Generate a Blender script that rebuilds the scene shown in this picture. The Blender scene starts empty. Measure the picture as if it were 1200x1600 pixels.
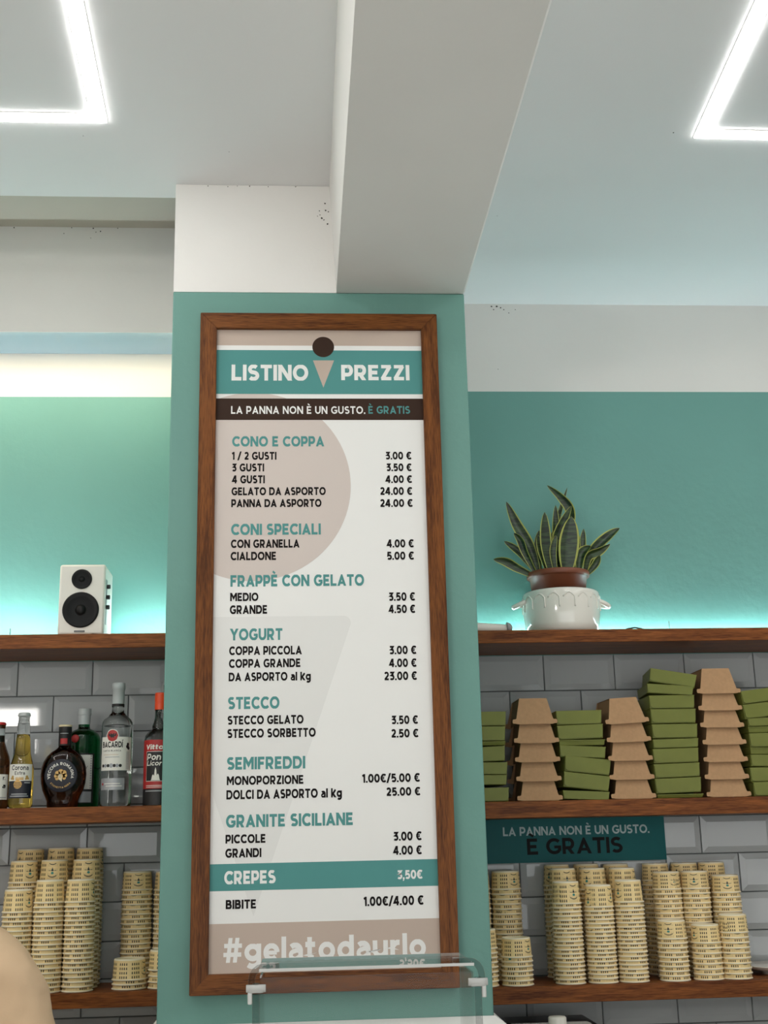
import bpy, bmesh, math, random
from mathutils import Vector, Matrix
random.seed(7)
C = bpy.context.scene.collection
PI = math.pi

# ------------------------------------------------------------------ camera
F_PX = 1941.2333
YAW, PITCH, ROLL = 0.0704, 0.2574, -0.0226
CAM = Vector((0.2991, -2.7707, 1.5115))
_fwd = Vector((math.sin(YAW) * math.cos(PITCH), math.cos(YAW) * math.cos(PITCH), math.sin(PITCH)))
_r0 = Vector((math.cos(YAW), -math.sin(YAW), 0))
_u0 = _r0.cross(_fwd)
RGT = _r0 * math.cos(ROLL) + _u0 * math.sin(ROLL)
UP = _u0 * math.cos(ROLL) - _r0 * math.sin(ROLL)
cd = bpy.data.cameras.new('camera')
cam = bpy.data.objects.new('camera', cd); C.objects.link(cam)
cd.sensor_fit = 'VERTICAL'; cd.sensor_height = 24.0; cd.sensor_width = 18.0
cd.lens = 24.0 * F_PX / 1600.0
cd.clip_start = 0.05; cd.clip_end = 50
m4 = Matrix((RGT, UP, -_fwd)).transposed().to_4x4(); m4.translation = CAM
cam.matrix_world = m4
S = bpy.context.scene
S.camera = cam

# ------------------------------------------------------------------ light levels and exposure
LAMP = 31.0          # ceiling light strips
LED_L, LED_R = 135.0, 110.0   # shelf light strips
WIN = 30.0
FILL = 1.9  # glow added behind the camera to lift the ceiling
COVE = 115.0         # slim warm strip under the wall beam            # daylight in the high window
W = bpy.data.worlds.new('world'); S.world = W; W.use_nodes = True
W.node_tree.nodes['Background'].inputs[0].default_value = (0.75, 0.85, 1.0, 1)
W.node_tree.nodes['Background'].inputs[1].default_value = 0.35
S.view_settings.view_transform = 'Standard'
S.view_settings.look = 'None'
S.view_settings.exposure = -0.19
S.view_settings.gamma = 1.0
S.view_settings.use_curve_mapping = False
S.cycles.use_denoising = True
S.cycles.max_bounces = 14
S.cycles.diffuse_bounces = 6
S.cycles.transmission_bounces = 12
S.cycles.transparent_max_bounces = 16
S.cycles.sample_clamp_indirect = 6.0
S.cycles.caustics_reflective = False
S.cycles.caustics_refractive = False

def at(px, py, axis, val):
    """the point of the world plane (axis = val) that is seen at a pixel of the photograph"""
    d = RGT * ((px - 600) / F_PX) - UP * ((py - 800) / F_PX) + _fwd
    t = (val - CAM[axis]) / d[axis]
    return CAM + d * t

# ------------------------------------------------------------------ materials
def lin(c):
    return tuple(((v / 255) / 12.92 if v / 255 <= .04045 else ((v / 255 + .055) / 1.055) ** 2.4) for v in c)

def new_mat(name):
    m = bpy.data.materials.new(name); m.use_nodes = True
    nt = m.node_tree
    return m, nt, nt.nodes['Principled BSDF']

def mat(name, rgb, rough=.5, var=.0, vscale=20, bump=0., bscale=200, metal=0., coat=0., spec=.5):
    m, nt, b = new_mat(name)
    c = lin(rgb)
    b.inputs['Base Color'].default_value = (*c, 1)
    b.inputs['Roughness'].default_value = rough
    b.inputs['Metallic'].default_value = metal
    b.inputs['Specular IOR Level'].default_value = spec
    if coat:
        b.inputs['Coat Weight'].default_value = coat; b.inputs['Coat Roughness'].default_value = .05
    if var or bump:
        tc = nt.nodes.new('ShaderNodeTexCoord')
    if var:
        n = nt.nodes.new('ShaderNodeTexNoise'); n.inputs['Scale'].default_value = vscale; n.inputs['Detail'].default_value = 5
        nt.links.new(tc.outputs['Object'], n.inputs['Vector'])
        r = nt.nodes.new('ShaderNodeValToRGB')
        r.color_ramp.elements[0].position = .3; r.color_ramp.elements[1].position = .7
        r.color_ramp.elements[0].color = (*[v * (1 - var) for v in c], 1)
        r.color_ramp.elements[1].color = (*[min(1, v * (1 + var)) for v in c], 1)
        nt.links.new(n.outputs['Fac'], r.inputs['Fac']); nt.links.new(r.outputs['Color'], b.inputs['Base Color'])
    if bump:
        n = nt.nodes.new('ShaderNodeTexNoise'); n.inputs['Scale'].default_value = bscale; n.inputs['Detail'].default_value = 6
        nt.links.new(tc.outputs['Object'], n.inputs['Vector'])
        bp = nt.nodes.new('ShaderNodeBump'); bp.inputs['Strength'].default_value = bump; bp.inputs['Distance'].default_value = .004
        nt.links.new(n.outputs['Fac'], bp.inputs['Height']); nt.links.new(bp.outputs['Normal'], b.inputs['Normal'])
    return m

def emit(name, rgb, strength):
    m, nt, b = new_mat(name)
    b.inputs['Base Color'].default_value = (.8, .8, .8, 1)
    b.inputs['Emission Color'].default_value = (*rgb, 1)
    b.inputs['Emission Strength'].default_value = strength
    return m

def wood(name, dark, light, axis, rough=.45):
    m, nt, b = new_mat(name)
    N, L = nt.nodes, nt.links
    tc = N.new('ShaderNodeTexCoord')
    def noise(sc, det, dist=0.):
        mp = N.new('ShaderNodeMapping'); mp.inputs['Scale'].default_value = sc
        L.new(tc.outputs['Object'], mp.inputs['Vector'])
        n = N.new('ShaderNodeTexNoise'); n.inputs['Scale'].default_value = 1; n.inputs['Detail'].default_value = det
        n.inputs['Distortion'].default_value = dist
        L.new(mp.outputs['Vector'], n.inputs['Vector']); return n
    s1 = [70, 70, 70]; s1[axis] = 5
    s2 = [420, 420, 420]; s2[axis] = 30
    n1 = noise(s1, 4, .4); n2 = noise(s2, 3)
    mx = N.new('ShaderNodeMath'); mx.operation = 'MULTIPLY_ADD'; mx.inputs[1].default_value = .5
    h = N.new('ShaderNodeMath'); h.operation = 'MULTIPLY'; h.inputs[1].default_value = .5
    L.new(n2.outputs['Fac'], h.inputs[0]); L.new(n1.outputs['Fac'], mx.inputs[0]); L.new(h.outputs[0], mx.inputs[2])
    r = N.new('ShaderNodeValToRGB')
    r.color_ramp.elements[0].position = .38; r.color_ramp.elements[1].position = .6
    r.color_ramp.elements[0].color = (*lin(dark), 1); r.color_ramp.elements[1].color = (*lin(light), 1)
    L.new(mx.outputs[0], r.inputs['Fac']); L.new(r.outputs['Color'], b.inputs['Base Color'])
    b.inputs['Roughness'].default_value = rough; b.inputs['Specular IOR Level'].default_value = .18
    bp = N.new('ShaderNodeBump'); bp.inputs['Strength'].default_value = .15; bp.inputs['Distance'].default_value = .001
    L.new(mx.outputs[0], bp.inputs['Height']); L.new(bp.outputs['Normal'], b.inputs['Normal'])
    return m

def glass(name, rgb, rough=.02, ior=1.45):
    m, nt, b = new_mat(name)
    b.inputs['Base Color'].default_value = (*rgb, 1)
    b.inputs['Roughness'].default_value = rough; b.inputs['IOR'].default_value = ior
    b.inputs['Transmission Weight'].default_value = 1.0
    return m

def sheet(name, tint, ior=1.49):
    m = bpy.data.materials.new(name); m.use_nodes = True
    nt = m.node_tree; nt.nodes.remove(nt.nodes['Principled BSDF'])
    o = nt.nodes['Material Output']
    t = nt.nodes.new('ShaderNodeBsdfTransparent'); t.inputs[0].default_value = (*tint, 1)
    g = nt.nodes.new('ShaderNodeBsdfGlossy'); g.inputs['Roughness'].default_value = .0
    lw = nt.nodes.new('ShaderNodeLayerWeight'); lw.inputs['Blend'].default_value = .5
    pw = nt.nodes.new('ShaderNodeMath'); pw.operation = 'POWER'; pw.inputs[1].default_value = 5.0
    f = nt.nodes.new('ShaderNodeMath'); f.operation = 'MULTIPLY_ADD'; f.inputs[1].default_value = .85; f.inputs[2].default_value = ((ior - 1) / (ior + 1)) ** 2 * .2
    nt.links.new(lw.outputs['Facing'], pw.inputs[0]); nt.links.new(pw.outputs[0], f.inputs[0])
    x = nt.nodes.new('ShaderNodeMixShader')
    nt.links.new(f.outputs[0], x.inputs[0]); nt.links.new(t.outputs[0], x.inputs[1]); nt.links.new(g.outputs[0], x.inputs[2])
    nt.links.new(x.outputs[0], o.inputs['Surface'])
    return m

TEAL = (103, 148, 138)
M = dict(
    plaster=mat('white_plaster', (227, 225, 221), .85, .02, 3, .12, 60),
    ceil=mat('ceiling_paint', (232, 232, 232), .9, .015, 2, .06, 40),
    blue_cast=mat('plaster_blue_cast', (170, 190, 203), .9, .02, 3),  # beam underside: dim bluish light put into the colour
    niche_ceil_shaded=mat('shaded_niche_ceiling', (196, 191, 179), .9, .02, 3),  # darker beige carries the shade of the raised ceiling
    teal=mat('teal_wall_paint', TEAL, .7, .04, 4, .25, 45),
    teal_niche=mat('teal_niche_paint', (103, 156, 147), .6, .03, 4, .3, 40),
    tile=mat('white_glazed_tile', (176, 180, 181), .035),
    grout=mat('tile_grout', (95, 98, 98), .9),
    mildew=mat('mildew_speck', (60, 58, 52), .9),
    floor=mat('floor_tile', (212, 210, 207), .35, .05, 2),
    shelf=wood('shelf_walnut', (84, 42, 17), (140, 82, 38), 0),
    frame_v=wood('frame_oak_upright', (74, 39, 15), (124, 74, 33), 2),
    frame_h=wood('frame_oak_level', (74, 39, 15), (124, 74, 33), 0),
    lamp=emit('lamp_diffuser', (1.0, .985, .965), LAMP), cove=emit('warm_led_tape', (1.0, .84, .58), COVE),
    lamp_case=mat('lamp_channel', (215, 213, 208), .5),
    led_l=emit('led_tape_cool', (.78, .97, 1.0), LED_L),
    led_r=emit('led_tape_blue', (.68, .95, 1.0), LED_R),
    pane=emit('window_daylight', (1.0, .97, .92), WIN), fill_glow=emit('added_fill_glow', (.95, .98, 1.0), FILL),
    p_white=mat('print_white', (233, 233, 230), .55, spec=.12),
    p_beige=mat('print_beige', (190, 173, 160), .55, spec=.12),
    p_pale=mat('print_pale_beige', (206, 195, 188), .55, spec=.12),
    p_faint=mat('print_faint_grey', (225, 225, 222), .55, spec=.12),
    p_teal=mat('print_teal', (84, 144, 141), .55, spec=.12),
    p_brown=mat('print_brown', (58, 42, 34), .55, spec=.12),
    p_black=mat('print_black', (22, 16, 16), .55, spec=.12),
    sign=mat('sign_teal', (22, 96, 98), .4, spec=.12),
    sign_white=mat('sign_white', (178, 196, 198), .5, spec=.15),
    sign_black=mat('sign_black', (14, 14, 14), .5, spec=.12),
    white_gloss=mat('white_lacquer', (228, 224, 214), .3),
    ceramic=mat('white_glazed_ceramic', (232, 228, 218), .12, coat=.5),
    terracotta=mat('terracotta_plastic', (122, 66, 42), .45),
    soil=mat('potting_soil', (44, 32, 24), .95, .3, 150),
    black_rubber=mat('speaker_rubber', (9, 9, 9), .5, spec=.25),
    black_cone=mat('speaker_cone', (15, 15, 16), .6, spec=.25),
    black=mat('black_plastic', (16, 16, 17), .35),
    grey=mat('grey_plastic', (150, 150, 148), .4),
    pale_grey=mat('pale_grey_plastic', (205, 204, 198), .35),
    kraft=mat('kraft_card', (176, 138, 100), .8, .06, 120, .05, 400),
    kraft_in=mat('kraft_card_inside', (166, 128, 92), .85),
    green_box=mat('green_card', (114, 119, 54), .42, .06, 30, spec=.3),
    rim=mat('cup_rim_paper', (240, 229, 203), .6),
    cup_base=mat('cup_base_paper', (226, 212, 172), .6),
    shirt=mat('beige_cotton', (206, 178, 146), .9, .04, 8, .9, 14, spec=.1),
    skin=mat('skin', (208, 160, 132), .55),
    hair=mat('dark_hair', (40, 28, 22), .6),
    jeans=mat('dark_trousers', (44, 48, 58), .9),
    plate=mat('plate_porcelain', (236, 232, 224), .2, coat=.3),
    acrylic=sheet('clear_acrylic', (.955, .965, .96)),
    acrylic_rod=sheet('clear_acrylic_rod', (.78, .785, .785), 1.6),
    clip=mat('clear_clip', (236, 236, 232), .15),
    counter=mat('counter_top', (190, 186, 178), .3),
    counter_front=mat('counter_front', (150, 144, 134), .6),
    g_clear=glass('clear_glass', (.93, .96, .94)),
    g_amber=glass('amber_beer', (.88, .62, .12)),
    g_green=glass('green_glass', (.006, .16, .04)),
    g_brown=glass('brown_glass', (.10, .035, .01)),
    g_brandy=glass('brandy_glass', (.10, .022, .007)),
    label_white=mat('label_white', (226, 224, 214), .5),
    label_navy=mat('label_navy', (26, 28, 40), .5),
    label_gold=mat('label_gold', (188, 150, 84), .4, metal=.2),
    label_red=mat('label_red', (168, 38, 36), .5),
    label_black=mat('label_black', (20, 18, 18), .5),
    label_grey=mat('label_silver', (160, 162, 164), .4, metal=.2),
    foil=mat('white_foil', (178, 184, 183), .35),
    orange=mat('orange_cap', (222, 74, 28), .4),
    red_cap=mat('red_cap', (178, 28, 32), .35),
    cream_cap=mat('cream_cap', (206, 190, 150), .4),
)
# clip plastic is clear but milky
_b = M['clip'].node_tree.nodes['Principled BSDF']
_b.inputs['Transmission Weight'].default_value = .45; _b.inputs['IOR'].default_value = 1.45

def cup_paper():
    """printed paper: rows of small arched windows in groups of four, and twice around the cup the cone emblem"""
    m, nt, b = new_mat('printed_cup_paper')
    N, L = nt.nodes, nt.links
    uv = N.new('ShaderNodeUVMap'); uv.uv_map = 'UVMap'
    sp = N.new('ShaderNodeSeparateXYZ'); L.new(uv.outputs[0], sp.inputs[0])
    def op(o, *a):
        n = N.new('ShaderNodeMath'); n.operation = o
        for i, v in enumerate(a):
            if isinstance(v, (int, float)): n.inputs[i].default_value = v
            else: L.new(v, n.inputs[i])
        return n.outputs[0]
    u, v = sp.outputs[0], sp.outputs[1]
    s8 = op('MULTIPLY', u, 8.0)
    slot = op('FRACT', s8)
    gi = op('FLOOR', s8)
    panel = op('LESS_THAN', op('MODULO', gi, 4.0), .5)
    nopanel = op('SUBTRACT', 1.0, panel)
    # windows
    wx = op('DIVIDE', op('SUBTRACT', slot, .14), .18)
    inside = op('MULTIPLY', op('GREATER_THAN', wx, 0.), op('LESS_THAN', wx, 4.))
    fx = op('ABSOLUTE', op('SUBTRACT', op('FRACT', wx), .5))
    vy = op('DIVIDE', op('ADD', v, .024), .238)
    fy = op('SUBTRACT', op('FRACT', vy), .5)
    inv = op('MULTIPLY', op('GREATER_THAN', vy, 0.), op('LESS_THAN', vy, 4.))
    wid = op('SUBTRACT', .27, op('MULTIPLY', op('POWER', op('ABSOLUTE', op('ADD', fy, .1)), 2.), .7))
    win = op('MULTIPLY', op('LESS_THAN', fx, wid), op('LESS_THAN', op('ABSOLUTE', fy), .30))
    win = op('MULTIPLY', op('MULTIPLY', win, inside), op('MULTIPLY', inv, nopanel))
    # emblem
    s = op('SUBTRACT', slot, .5)
    sa = op('ABSOLUTE', s)
    tri = op('MULTIPLY', op('MULTIPLY', op('GREATER_THAN', v, .50), op('LESS_THAN', v, .70)),
             op('LESS_THAN', sa, op('MULTIPLY', op('SUBTRACT', .70, v), .62)))
    tri = op('MULTIPLY', tri, panel)
    dx = op('MULTIPLY', s, 27.); dy = op('MULTIPLY', op('SUBTRACT', v, .40), 50.)
    rr = op('ADD', op('MULTIPLY', dx, dx), op('MULTIPLY', dy, dy))
    dot = op('MULTIPLY', op('LESS_THAN', rr, 11.), panel)
    s2 = op('MULTIPLY', s, s)
    def arc(v0, k, w, sm):
        d = op('ABSOLUTE', op('SUBTRACT', v, op('ADD', v0, op('MULTIPLY', s2, k))))
        return op('MULTIPLY', op('MULTIPLY', op('LESS_THAN', d, w), op('LESS_THAN', sa, sm)), panel)
    letters = op('GREATER_THAN', op('FRACT', op('MULTIPLY', slot, 19.)), .22)
    a1 = arc(.84, .55, .022, .33)
    a2 = op('MULTIPLY', arc(.19, .55, .036, .38), letters)
    # faint little windows behind the emblem
    px = op('ABSOLUTE', op('SUBTRACT', op('FRACT', op('MULTIPLY', slot, 7.)), .5))
    fw = op('MULTIPLY', op('MULTIPLY', op('LESS_THAN', px, .16), op('LESS_THAN', op('ABSOLUTE', fy), .3)), op('MULTIPLY', panel, inv))
    eyes = op('MULTIPLY', op('MULTIPLY', op('LESS_THAN', op('ABSOLUTE', op('SUBTRACT', v, .53)), .014),
              op('MULTIPLY', op('GREATER_THAN', sa, .17), op('LESS_THAN', sa, .36))), panel)
    def mix(fac, a, c):
        n = N.new('ShaderNodeMix'); n.data_type = 'RGBA'
        L.new(fac, n.inputs['Factor'])
        if isinstance(a, tuple): n.inputs['A'].default_value = a
        else: L.new(a, n.inputs['A'])
        n.inputs['B'].default_value = c
        return n.outputs['Result']
    base = (*lin((238, 211, 152)), 1)
    c = mix(op('MULTIPLY', fw, .35), base, (*lin((120, 104, 70)), 1))
    c = mix(win, c, (*lin((64, 54, 34)), 1))
    dark = op('MAXIMUM', op('MAXIMUM', a1, a2), eyes)
    c = mix(dark, c, (*lin((52, 46, 36)), 1))
    c = mix(tri, c, (*lin((24, 38, 42)), 1))
    c = mix(dot, c, (*lin((44, 128, 120)), 1))
    L.new(c, b.inputs['Base Color'])
    b.inputs['Roughness'].default_value = .5
    return m
M['cup'] = cup_paper()

def leaf_mat():
    m, nt, b = new_mat('snake_plant_leaf')
    N, L = nt.nodes, nt.links
    tc = N.new('ShaderNodeTexCoord'); mp = N.new('ShaderNodeMapping'); mp.inputs['Scale'].default_value = (14, 14, 120)
    n = N.new('ShaderNodeTexNoise'); n.inputs['Scale'].default_value = 1; n.inputs['Detail'].default_value = 4; n.inputs['Distortion'].default_value = 1.
    L.new(tc.outputs['Object'], mp.inputs['Vector']); L.new(mp.outputs['Vector'], n.inputs['Vector'])
    r = N.new('ShaderNodeValToRGB'); r.color_ramp.elements[0].position = .4; r.color_ramp.elements[1].position = .62
    r.color_ramp.elements[0].color = (*lin((20, 36, 18)), 1); r.color_ramp.elements[1].color = (*lin((54, 76, 40)), 1)
    L.new(n.outputs['Fac'], r.inputs['Fac']); L.new(r.outputs['Color'], b.inputs['Base Color'])
    b.inputs['Roughness'].default_value = .35
    return m
M['leaf'] = leaf_mat()
M['leaf_edge'] = mat('leaf_yellow_edge', (172, 176, 92), .45, spec=.25)

# ------------------------------------------------------------------ mesh helpers
class MB:
    """collects shapes into one mesh"""
    def __init__(self): self.bm = bmesh.new(); self.mats = []; self.uv = None
    def mi(self, m):
        m = M[m] if isinstance(m, str) else m
        if m not in self.mats: self.mats.append(m)
        return self.mats.index(m)
    def face(self, pts, m, smooth=False):
        vs = [self.bm.verts.new(p) for p in pts]
        try: f = self.bm.faces.new(vs)
        except ValueError: return None
        f.material_index = self.mi(m); f.smooth = smooth
        return f
    def box(self, x0, x1, y0, y1, z0, z1, m, bevel=0., mx=None, taper=None):
        i = self.mi(m)
        g = bmesh.ops.create_cube(self.bm, size=1)
        vs = g['verts']
        for v in vs:
            v.co = Vector(((x0 + x1) / 2 + v.co.x * (x1 - x0), (y0 + y1) / 2 + v.co.y * (y1 - y0), (z0 + z1) / 2 + v.co.z * (z1 - z0)))
        if taper: 
            for v in vs: v.co = Vector(taper(v.co))
        fs = set(f for v in vs for f in v.link_faces)
        for f in fs: f.material_index = i
        if bevel:
            es = list(set(e for v in vs for e in v.link_edges))
            r = bmesh.ops.bevel(self.bm, geom=es, offset=bevel, segments=2, profile=.5, affect='EDGES')
            for f in r['faces']: f.material_index = i; f.smooth = True
            vs = list(set(v for f in r['faces'] for v in f.verts) | set(v for f in fs if f.is_valid for v in f.verts))
        if mx:
            for v in vs: v.co = mx @ v.co
    def lathe(self, prof, m, seg=32, c=(0, 0, 0), sy=1., mx=None, uv=None, close=True, smooth=True):
        """prof: list of (r, z) or (r, z, material)"""
        rings = []
        for p in prof:
            r, z = p[0], p[1]
            if r < 1e-6:
                rings.append([self.bm.verts.new((c[0], c[1], c[2] + z))])
            else:
                rings.append([self.bm.verts.new((c[0] + r * math.sin(2 * PI * k / seg), c[1] - r * sy * math.cos(2 * PI * k / seg), c[2] + z)) for k in range(seg)])
        lay = None
        if uv: lay = self.bm.loops.layers.uv.get('UVMap') or self.bm.loops.layers.uv.new('UVMap')
        for i in range(len(rings) - 1):
            a, b = rings[i], rings[i + 1]
            mm = prof[i + 1][2] if len(prof[i + 1]) > 2 else m
            idx = self.mi(mm)
            for k in range(seg):
                k2 = (k + 1) % seg
                if len(a) == 1 and len(b) == 1: continue
                if len(a) == 1: vs = [a[0], b[k2], b[k]]
                elif len(b) == 1: vs = [a[k], a[k2], b[0]]
                else: vs = [a[k], a[k2], b[k2], b[k]]
                f = self.bm.faces.new(vs); f.material_index = idx; f.smooth = smooth
                if lay and len(vs) == 4:
                    for lp, (uu, vv) in zip(f.loops, [(k / seg, uv[i]), ((k + 1) / seg, uv[i]), ((k + 1) / seg, uv[i + 1]), (k / seg, uv[i + 1])]):
                        lp[lay].uv = (uu, vv)
        if mx:
            for r in rings:
                for v in r: v.co = mx @ v.co
    def tube(self, pts, rad, m, seg=8, cap=True):
        pts = [Vector(p) for p in pts]
        i = self.mi(m); rings = []
        n0 = None
        for k, p in enumerate(pts):
            d = (pts[min(k + 1, len(pts) - 1)] - pts[max(k - 1, 0)]).normalized()
            ref = n0 if n0 else (Vector((0, 0, 1)) if abs(d.z) < .9 else Vector((1, 0, 0)))
            a = (ref - d * ref.dot(d)).normalized(); b = d.cross(a); n0 = a
            r = rad[k] if isinstance(rad, (list, tuple)) else rad
            rings.append([self.bm.verts.new(p + a * r * math.cos(2 * PI * j / seg) + b * r * math.sin(2 * PI * j / seg)) for j in range(seg)])
        for a, b in zip(rings, rings[1:]):
            for j in range(seg):
                f = self.bm.faces.new([a[j], a[(j + 1) % seg], b[(j + 1) % seg], b[j]]); f.material_index = i; f.smooth = True
        if cap:
            for r in (rings[0][::-1], rings[-1]):
                f = self.bm.faces.new(r); f.material_index = i
    def prism(self, poly, y0, y1, m):
        """poly in x,z extruded from y0 to y1"""
        i = self.mi(m)
        a = [self.bm.verts.new((x, y0, z)) for x, z in poly]; b = [self.bm.verts.new((x, y1, z)) for x, z in poly]
        n = len(poly)
        for f in [a, b[::-1]] + [[a[k], b[k], b[(k + 1) % n], a[(k + 1) % n]] for k in range(n)]:
            self.bm.faces.new(f).material_index = i
    def build(self, name, parent=None, loc=None, fix=True, **props):
        if fix: bmesh.ops.recalc_face_normals(self.bm, faces=self.bm.faces)
        me = bpy.data.meshes.new(name); self.bm.to_mesh(me); self.bm.free()
        for m in self.mats: me.materials.append(m)
        o = bpy.data.objects.new(name, me); C.objects.link(o)
        if loc is not None: o.location = loc
        if parent: o.parent = parent
        for k, v in props.items(): o[k] = v
        return o

def thing(name, label, cat, loc=(0, 0, 0), rz=0., group=None):
    o = bpy.data.objects.new(name, None); C.objects.link(o)
    o.location = loc; o.rotation_euler = (0, 0, rz); o.empty_display_size = .05
    o['label'] = label; o['category'] = cat
    if group: o['group'] = group
    return o

def tag(o, label, cat, group=None):
    o['label'] = label; o['category'] = cat
    if group: o['group'] = group
    return o

def clip_poly(poly, axis, val, keep_greater):
    out = []
    for i in range(len(poly)):
        a, b = poly[i], poly[(i + 1) % len(poly)]
        ia = (a[axis] >= val) == keep_greater; ib = (b[axis] >= val) == keep_greater
        if ia: out.append(a)
        if ia != ib:
            t = (val - a[axis]) / (b[axis] - a[axis])
            out.append((a[0] + (b[0] - a[0]) * t, a[1] + (b[1] - a[1]) * t))
    return out

# ------------------------------------------------------------------ lettering: bold geometric strokes
def arc(cx, cy, rx, ry, a0, a1, n=14):
    return [(cx + rx * math.cos(math.radians(a0 + (a1 - a0) * i / n)), cy + ry * math.sin(math.radians(a0 + (a1 - a0) * i / n))) for i in range(n + 1)]
H = .1
def _glyphs():
    G = {}
    st = lambda x=H, a=0., b=1.: [(x, a), (x, b)]
    def g(ch, w, *s, lo=0., hi=1.): G[ch] = (w, s, lo, hi)
    g('A', .92, [(.02, -.2), (.46, .86), (.90, -.2)], ([(.22, .27), (.70, .27)], .17))
    g('B', .76, st(), [(H, .9), (.4, .9)] + arc(.4, .71, .19, .19, 90, -90) + [(H, .52)], [(H, .52), (.43, .52)] + arc(.43, .31, .22, .21, 90, -90) + [(H, .1)])
    g('C', .86, arc(.5, .5, .4, .4, 42, 318, 24))
    g('D', .88, st(), [(H, .9), (.38, .9)] + arc(.38, .5, .4, .4, 90, -90, 18) + [(H, .1)])
    e = [st(), [(H, .9), (.64, .9)], [(H, .5), (.58, .5)], [(H, .1), (.66, .1)]]
    g('E', .68, *e)
    g('È', .68, *e, ([(.16, 1.30), (.42, 1.13)], .15), hi=1.4)
    g('F', .66, st(), [(H, .9), (.64, .9)], [(H, .48), (.57, .48)])
    g('G', .92, arc(.5, .5, .4, .4, 44, 318, 24), [(.82, .2), (.82, .52)], ([(.5, .45), (.92, .45)], .17))
    g('H', .84, st(), st(.74), [(H, .5), (.74, .5)])
    g('I', .2, st())
    g('Í', .2, st(), ([(.05, 1.13), (.28, 1.30)], .15), hi=1.4)
    g('K', .84, st(), [(.1, .38), (.78, 1.12)], [(.3, .6), (.84, -.12)])
    g('L', .64, st(), [(H, .1), (.64, .1)])
    g('M', 1.0, st(), st(.9), [(.04, 1.08), (.5, .36), (.96, 1.08)])
    g('N', .86, st(), st(.76), [(.04, 1.06), (.82, -.06)])
    g('O', 1.0, arc(.5, .5, .4, .4, 0, 360, 32))
    g('P', .74, st(), [(H, .9), (.42, .9)] + arc(.42, .63, .22, .27, 90, -90) + [(H, .36)])
    g('R', .80, st(), [(H, .9), (.42, .9)] + arc(.42, .64, .22, .26, 90, -90) + [(H, .38)], [(.34, .42), (.70, -.12)])
    g('S', .72, arc(.37, .705, .25, .195, 38, 255, 16)[:-1] + arc(.36, .305, .27, .205, 75, -145, 16))
    g('T', .76, st(.38), [(0, .9), (.76, .9)])
    g('U', .82, [(H, 1), (H, .42)] + arc(.41, .41, .31, .31, 180, 360) + [(.72, .42), (.72, 1)])
    g('V', .90, [(.02, 1.2), (.45, .14), (.88, 1.2)])
    g('X', .86, [(.06, -.1), (.80, 1.1)], [(.06, 1.1), (.80, -.1)])
    g('Y', .86, [(.0, 1.15), (.43, .46), (.86, 1.15)], st(.43, 0, .5))
    g('Z', .72, [(.04, .9), (.68, .9)], [(.62, .92), (.10, .08)], [(.03, .1), (.70, .1)])
    g('0', .76, arc(.38, .5, .28, .4, 0, 360, 28))
    g('1', .42, st(.30), [(.02, .76), (.34, .93)])
    g('2', .70, arc(.34, .66, .23, .24, 160, -35, 12) + [(.12, .12)], [(.04, .1), (.68, .1)])
    g('3', .70, [(.07, .9), (.56, .9), (.31, .56)] + arc(.33, .33, .26, .23, 95, -145, 14))
    g('4', .78, [(.56, 1.12), (.1, .3), (.76, .3)], st(.54))
    g('5', .70, [(.62, .9), (.17, .9), (.14, .53), (.24, .57)] + arc(.34, .335, .26, .235, 95, -145, 14))
    g('.', .2, [(H, 0), (H, .2)])
    g(',', .2, [(H, 0), (H, .2)], ([(.13, .05), (.03, -.2)], .12), lo=-.2)
    g('/', .50, [(-.02, -.2), (.5, 1.15)], lo=-.08, hi=1.06)
    g('€', .82, arc(.50, .5, .36, .4, 48, 312, 20), ([(0, .60), (.56, .60)], .11), ([(0, .42), (.54, .42)], .11))
    g('#', .86, ([(.20, -.1), (.34, 1.1)], .17), ([(.52, -.1), (.66, 1.1)], .17), ([(.03, .68), (.86, .68)], .16), ([(.0, .32), (.83, .32)], .16))
    x = .74
    g('a', .66, arc(.31, .42, .25, .22, 140, 0, 8) + [(.56, 0)], ([(.56, .42), (.33, .42)] + arc(.29, .235, .19, .16, 90, 270, 10) + [(.36, .08), (.56, .2)], .17), hi=x)
    g('c', .64, arc(.38, .37, .28, .27, 45, 315, 16), hi=x)
    g('d', .76, arc(.38, .37, .28, .27, 0, 360, 20), st(.66), hi=1)
    g('e', .72, ([(.1, .36), (.62, .36)], .15), arc(.37, .37, .27, .27, 0, 318, 18), hi=x)
    g('g', .76, arc(.38, .39, .28, .25, 0, 360, 20), [(.66, .74), (.66, .05)] + arc(.38, .03, .28, .2, 0, -140, 10), lo=-.3, hi=x)
    g('i', .2, st(H, 0, x), [(H, .84), (H, 1.02)], hi=1.02)
    g('k', .72, st(), [(.1, .22), (.66, .84)], [(.26, .42), (.72, -.1)])
    g('l', .2, st())
    g('n', .70, st(H, 0, x), [(H, .4)] + arc(.35, .40, .25, .24, 180, 0, 10) + [(.60, 0)], hi=x)
    g('o', .76, arc(.38, .37, .28, .27, 0, 360, 20), hi=x)
    g('p', .76, arc(.38, .37, .28, .27, 0, 360, 20), st(H, -.3, x), lo=-.3, hi=x)
    g('r', .46, st(H, 0, x), [(H, .36)] + arc(.40, .36, .30, .28, 180, 82, 8), hi=x)
    g('t', .50, [(.2, .95), (.2, .26)] + arc(.36, .26, .16, .16, 180, 285, 6), [(0, .65), (.46, .65)], hi=.95)
    g('u', .70, [(H, x), (H, .34)] + arc(.35, .34, .25, .24, 180, 360, 10) + [(.60, x)], st(.60, 0, x), hi=x)
    g('x', .68, [(.06, -.1), (.62, .84)], [(.06, .84), (.62, -.1)], hi=x)
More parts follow.
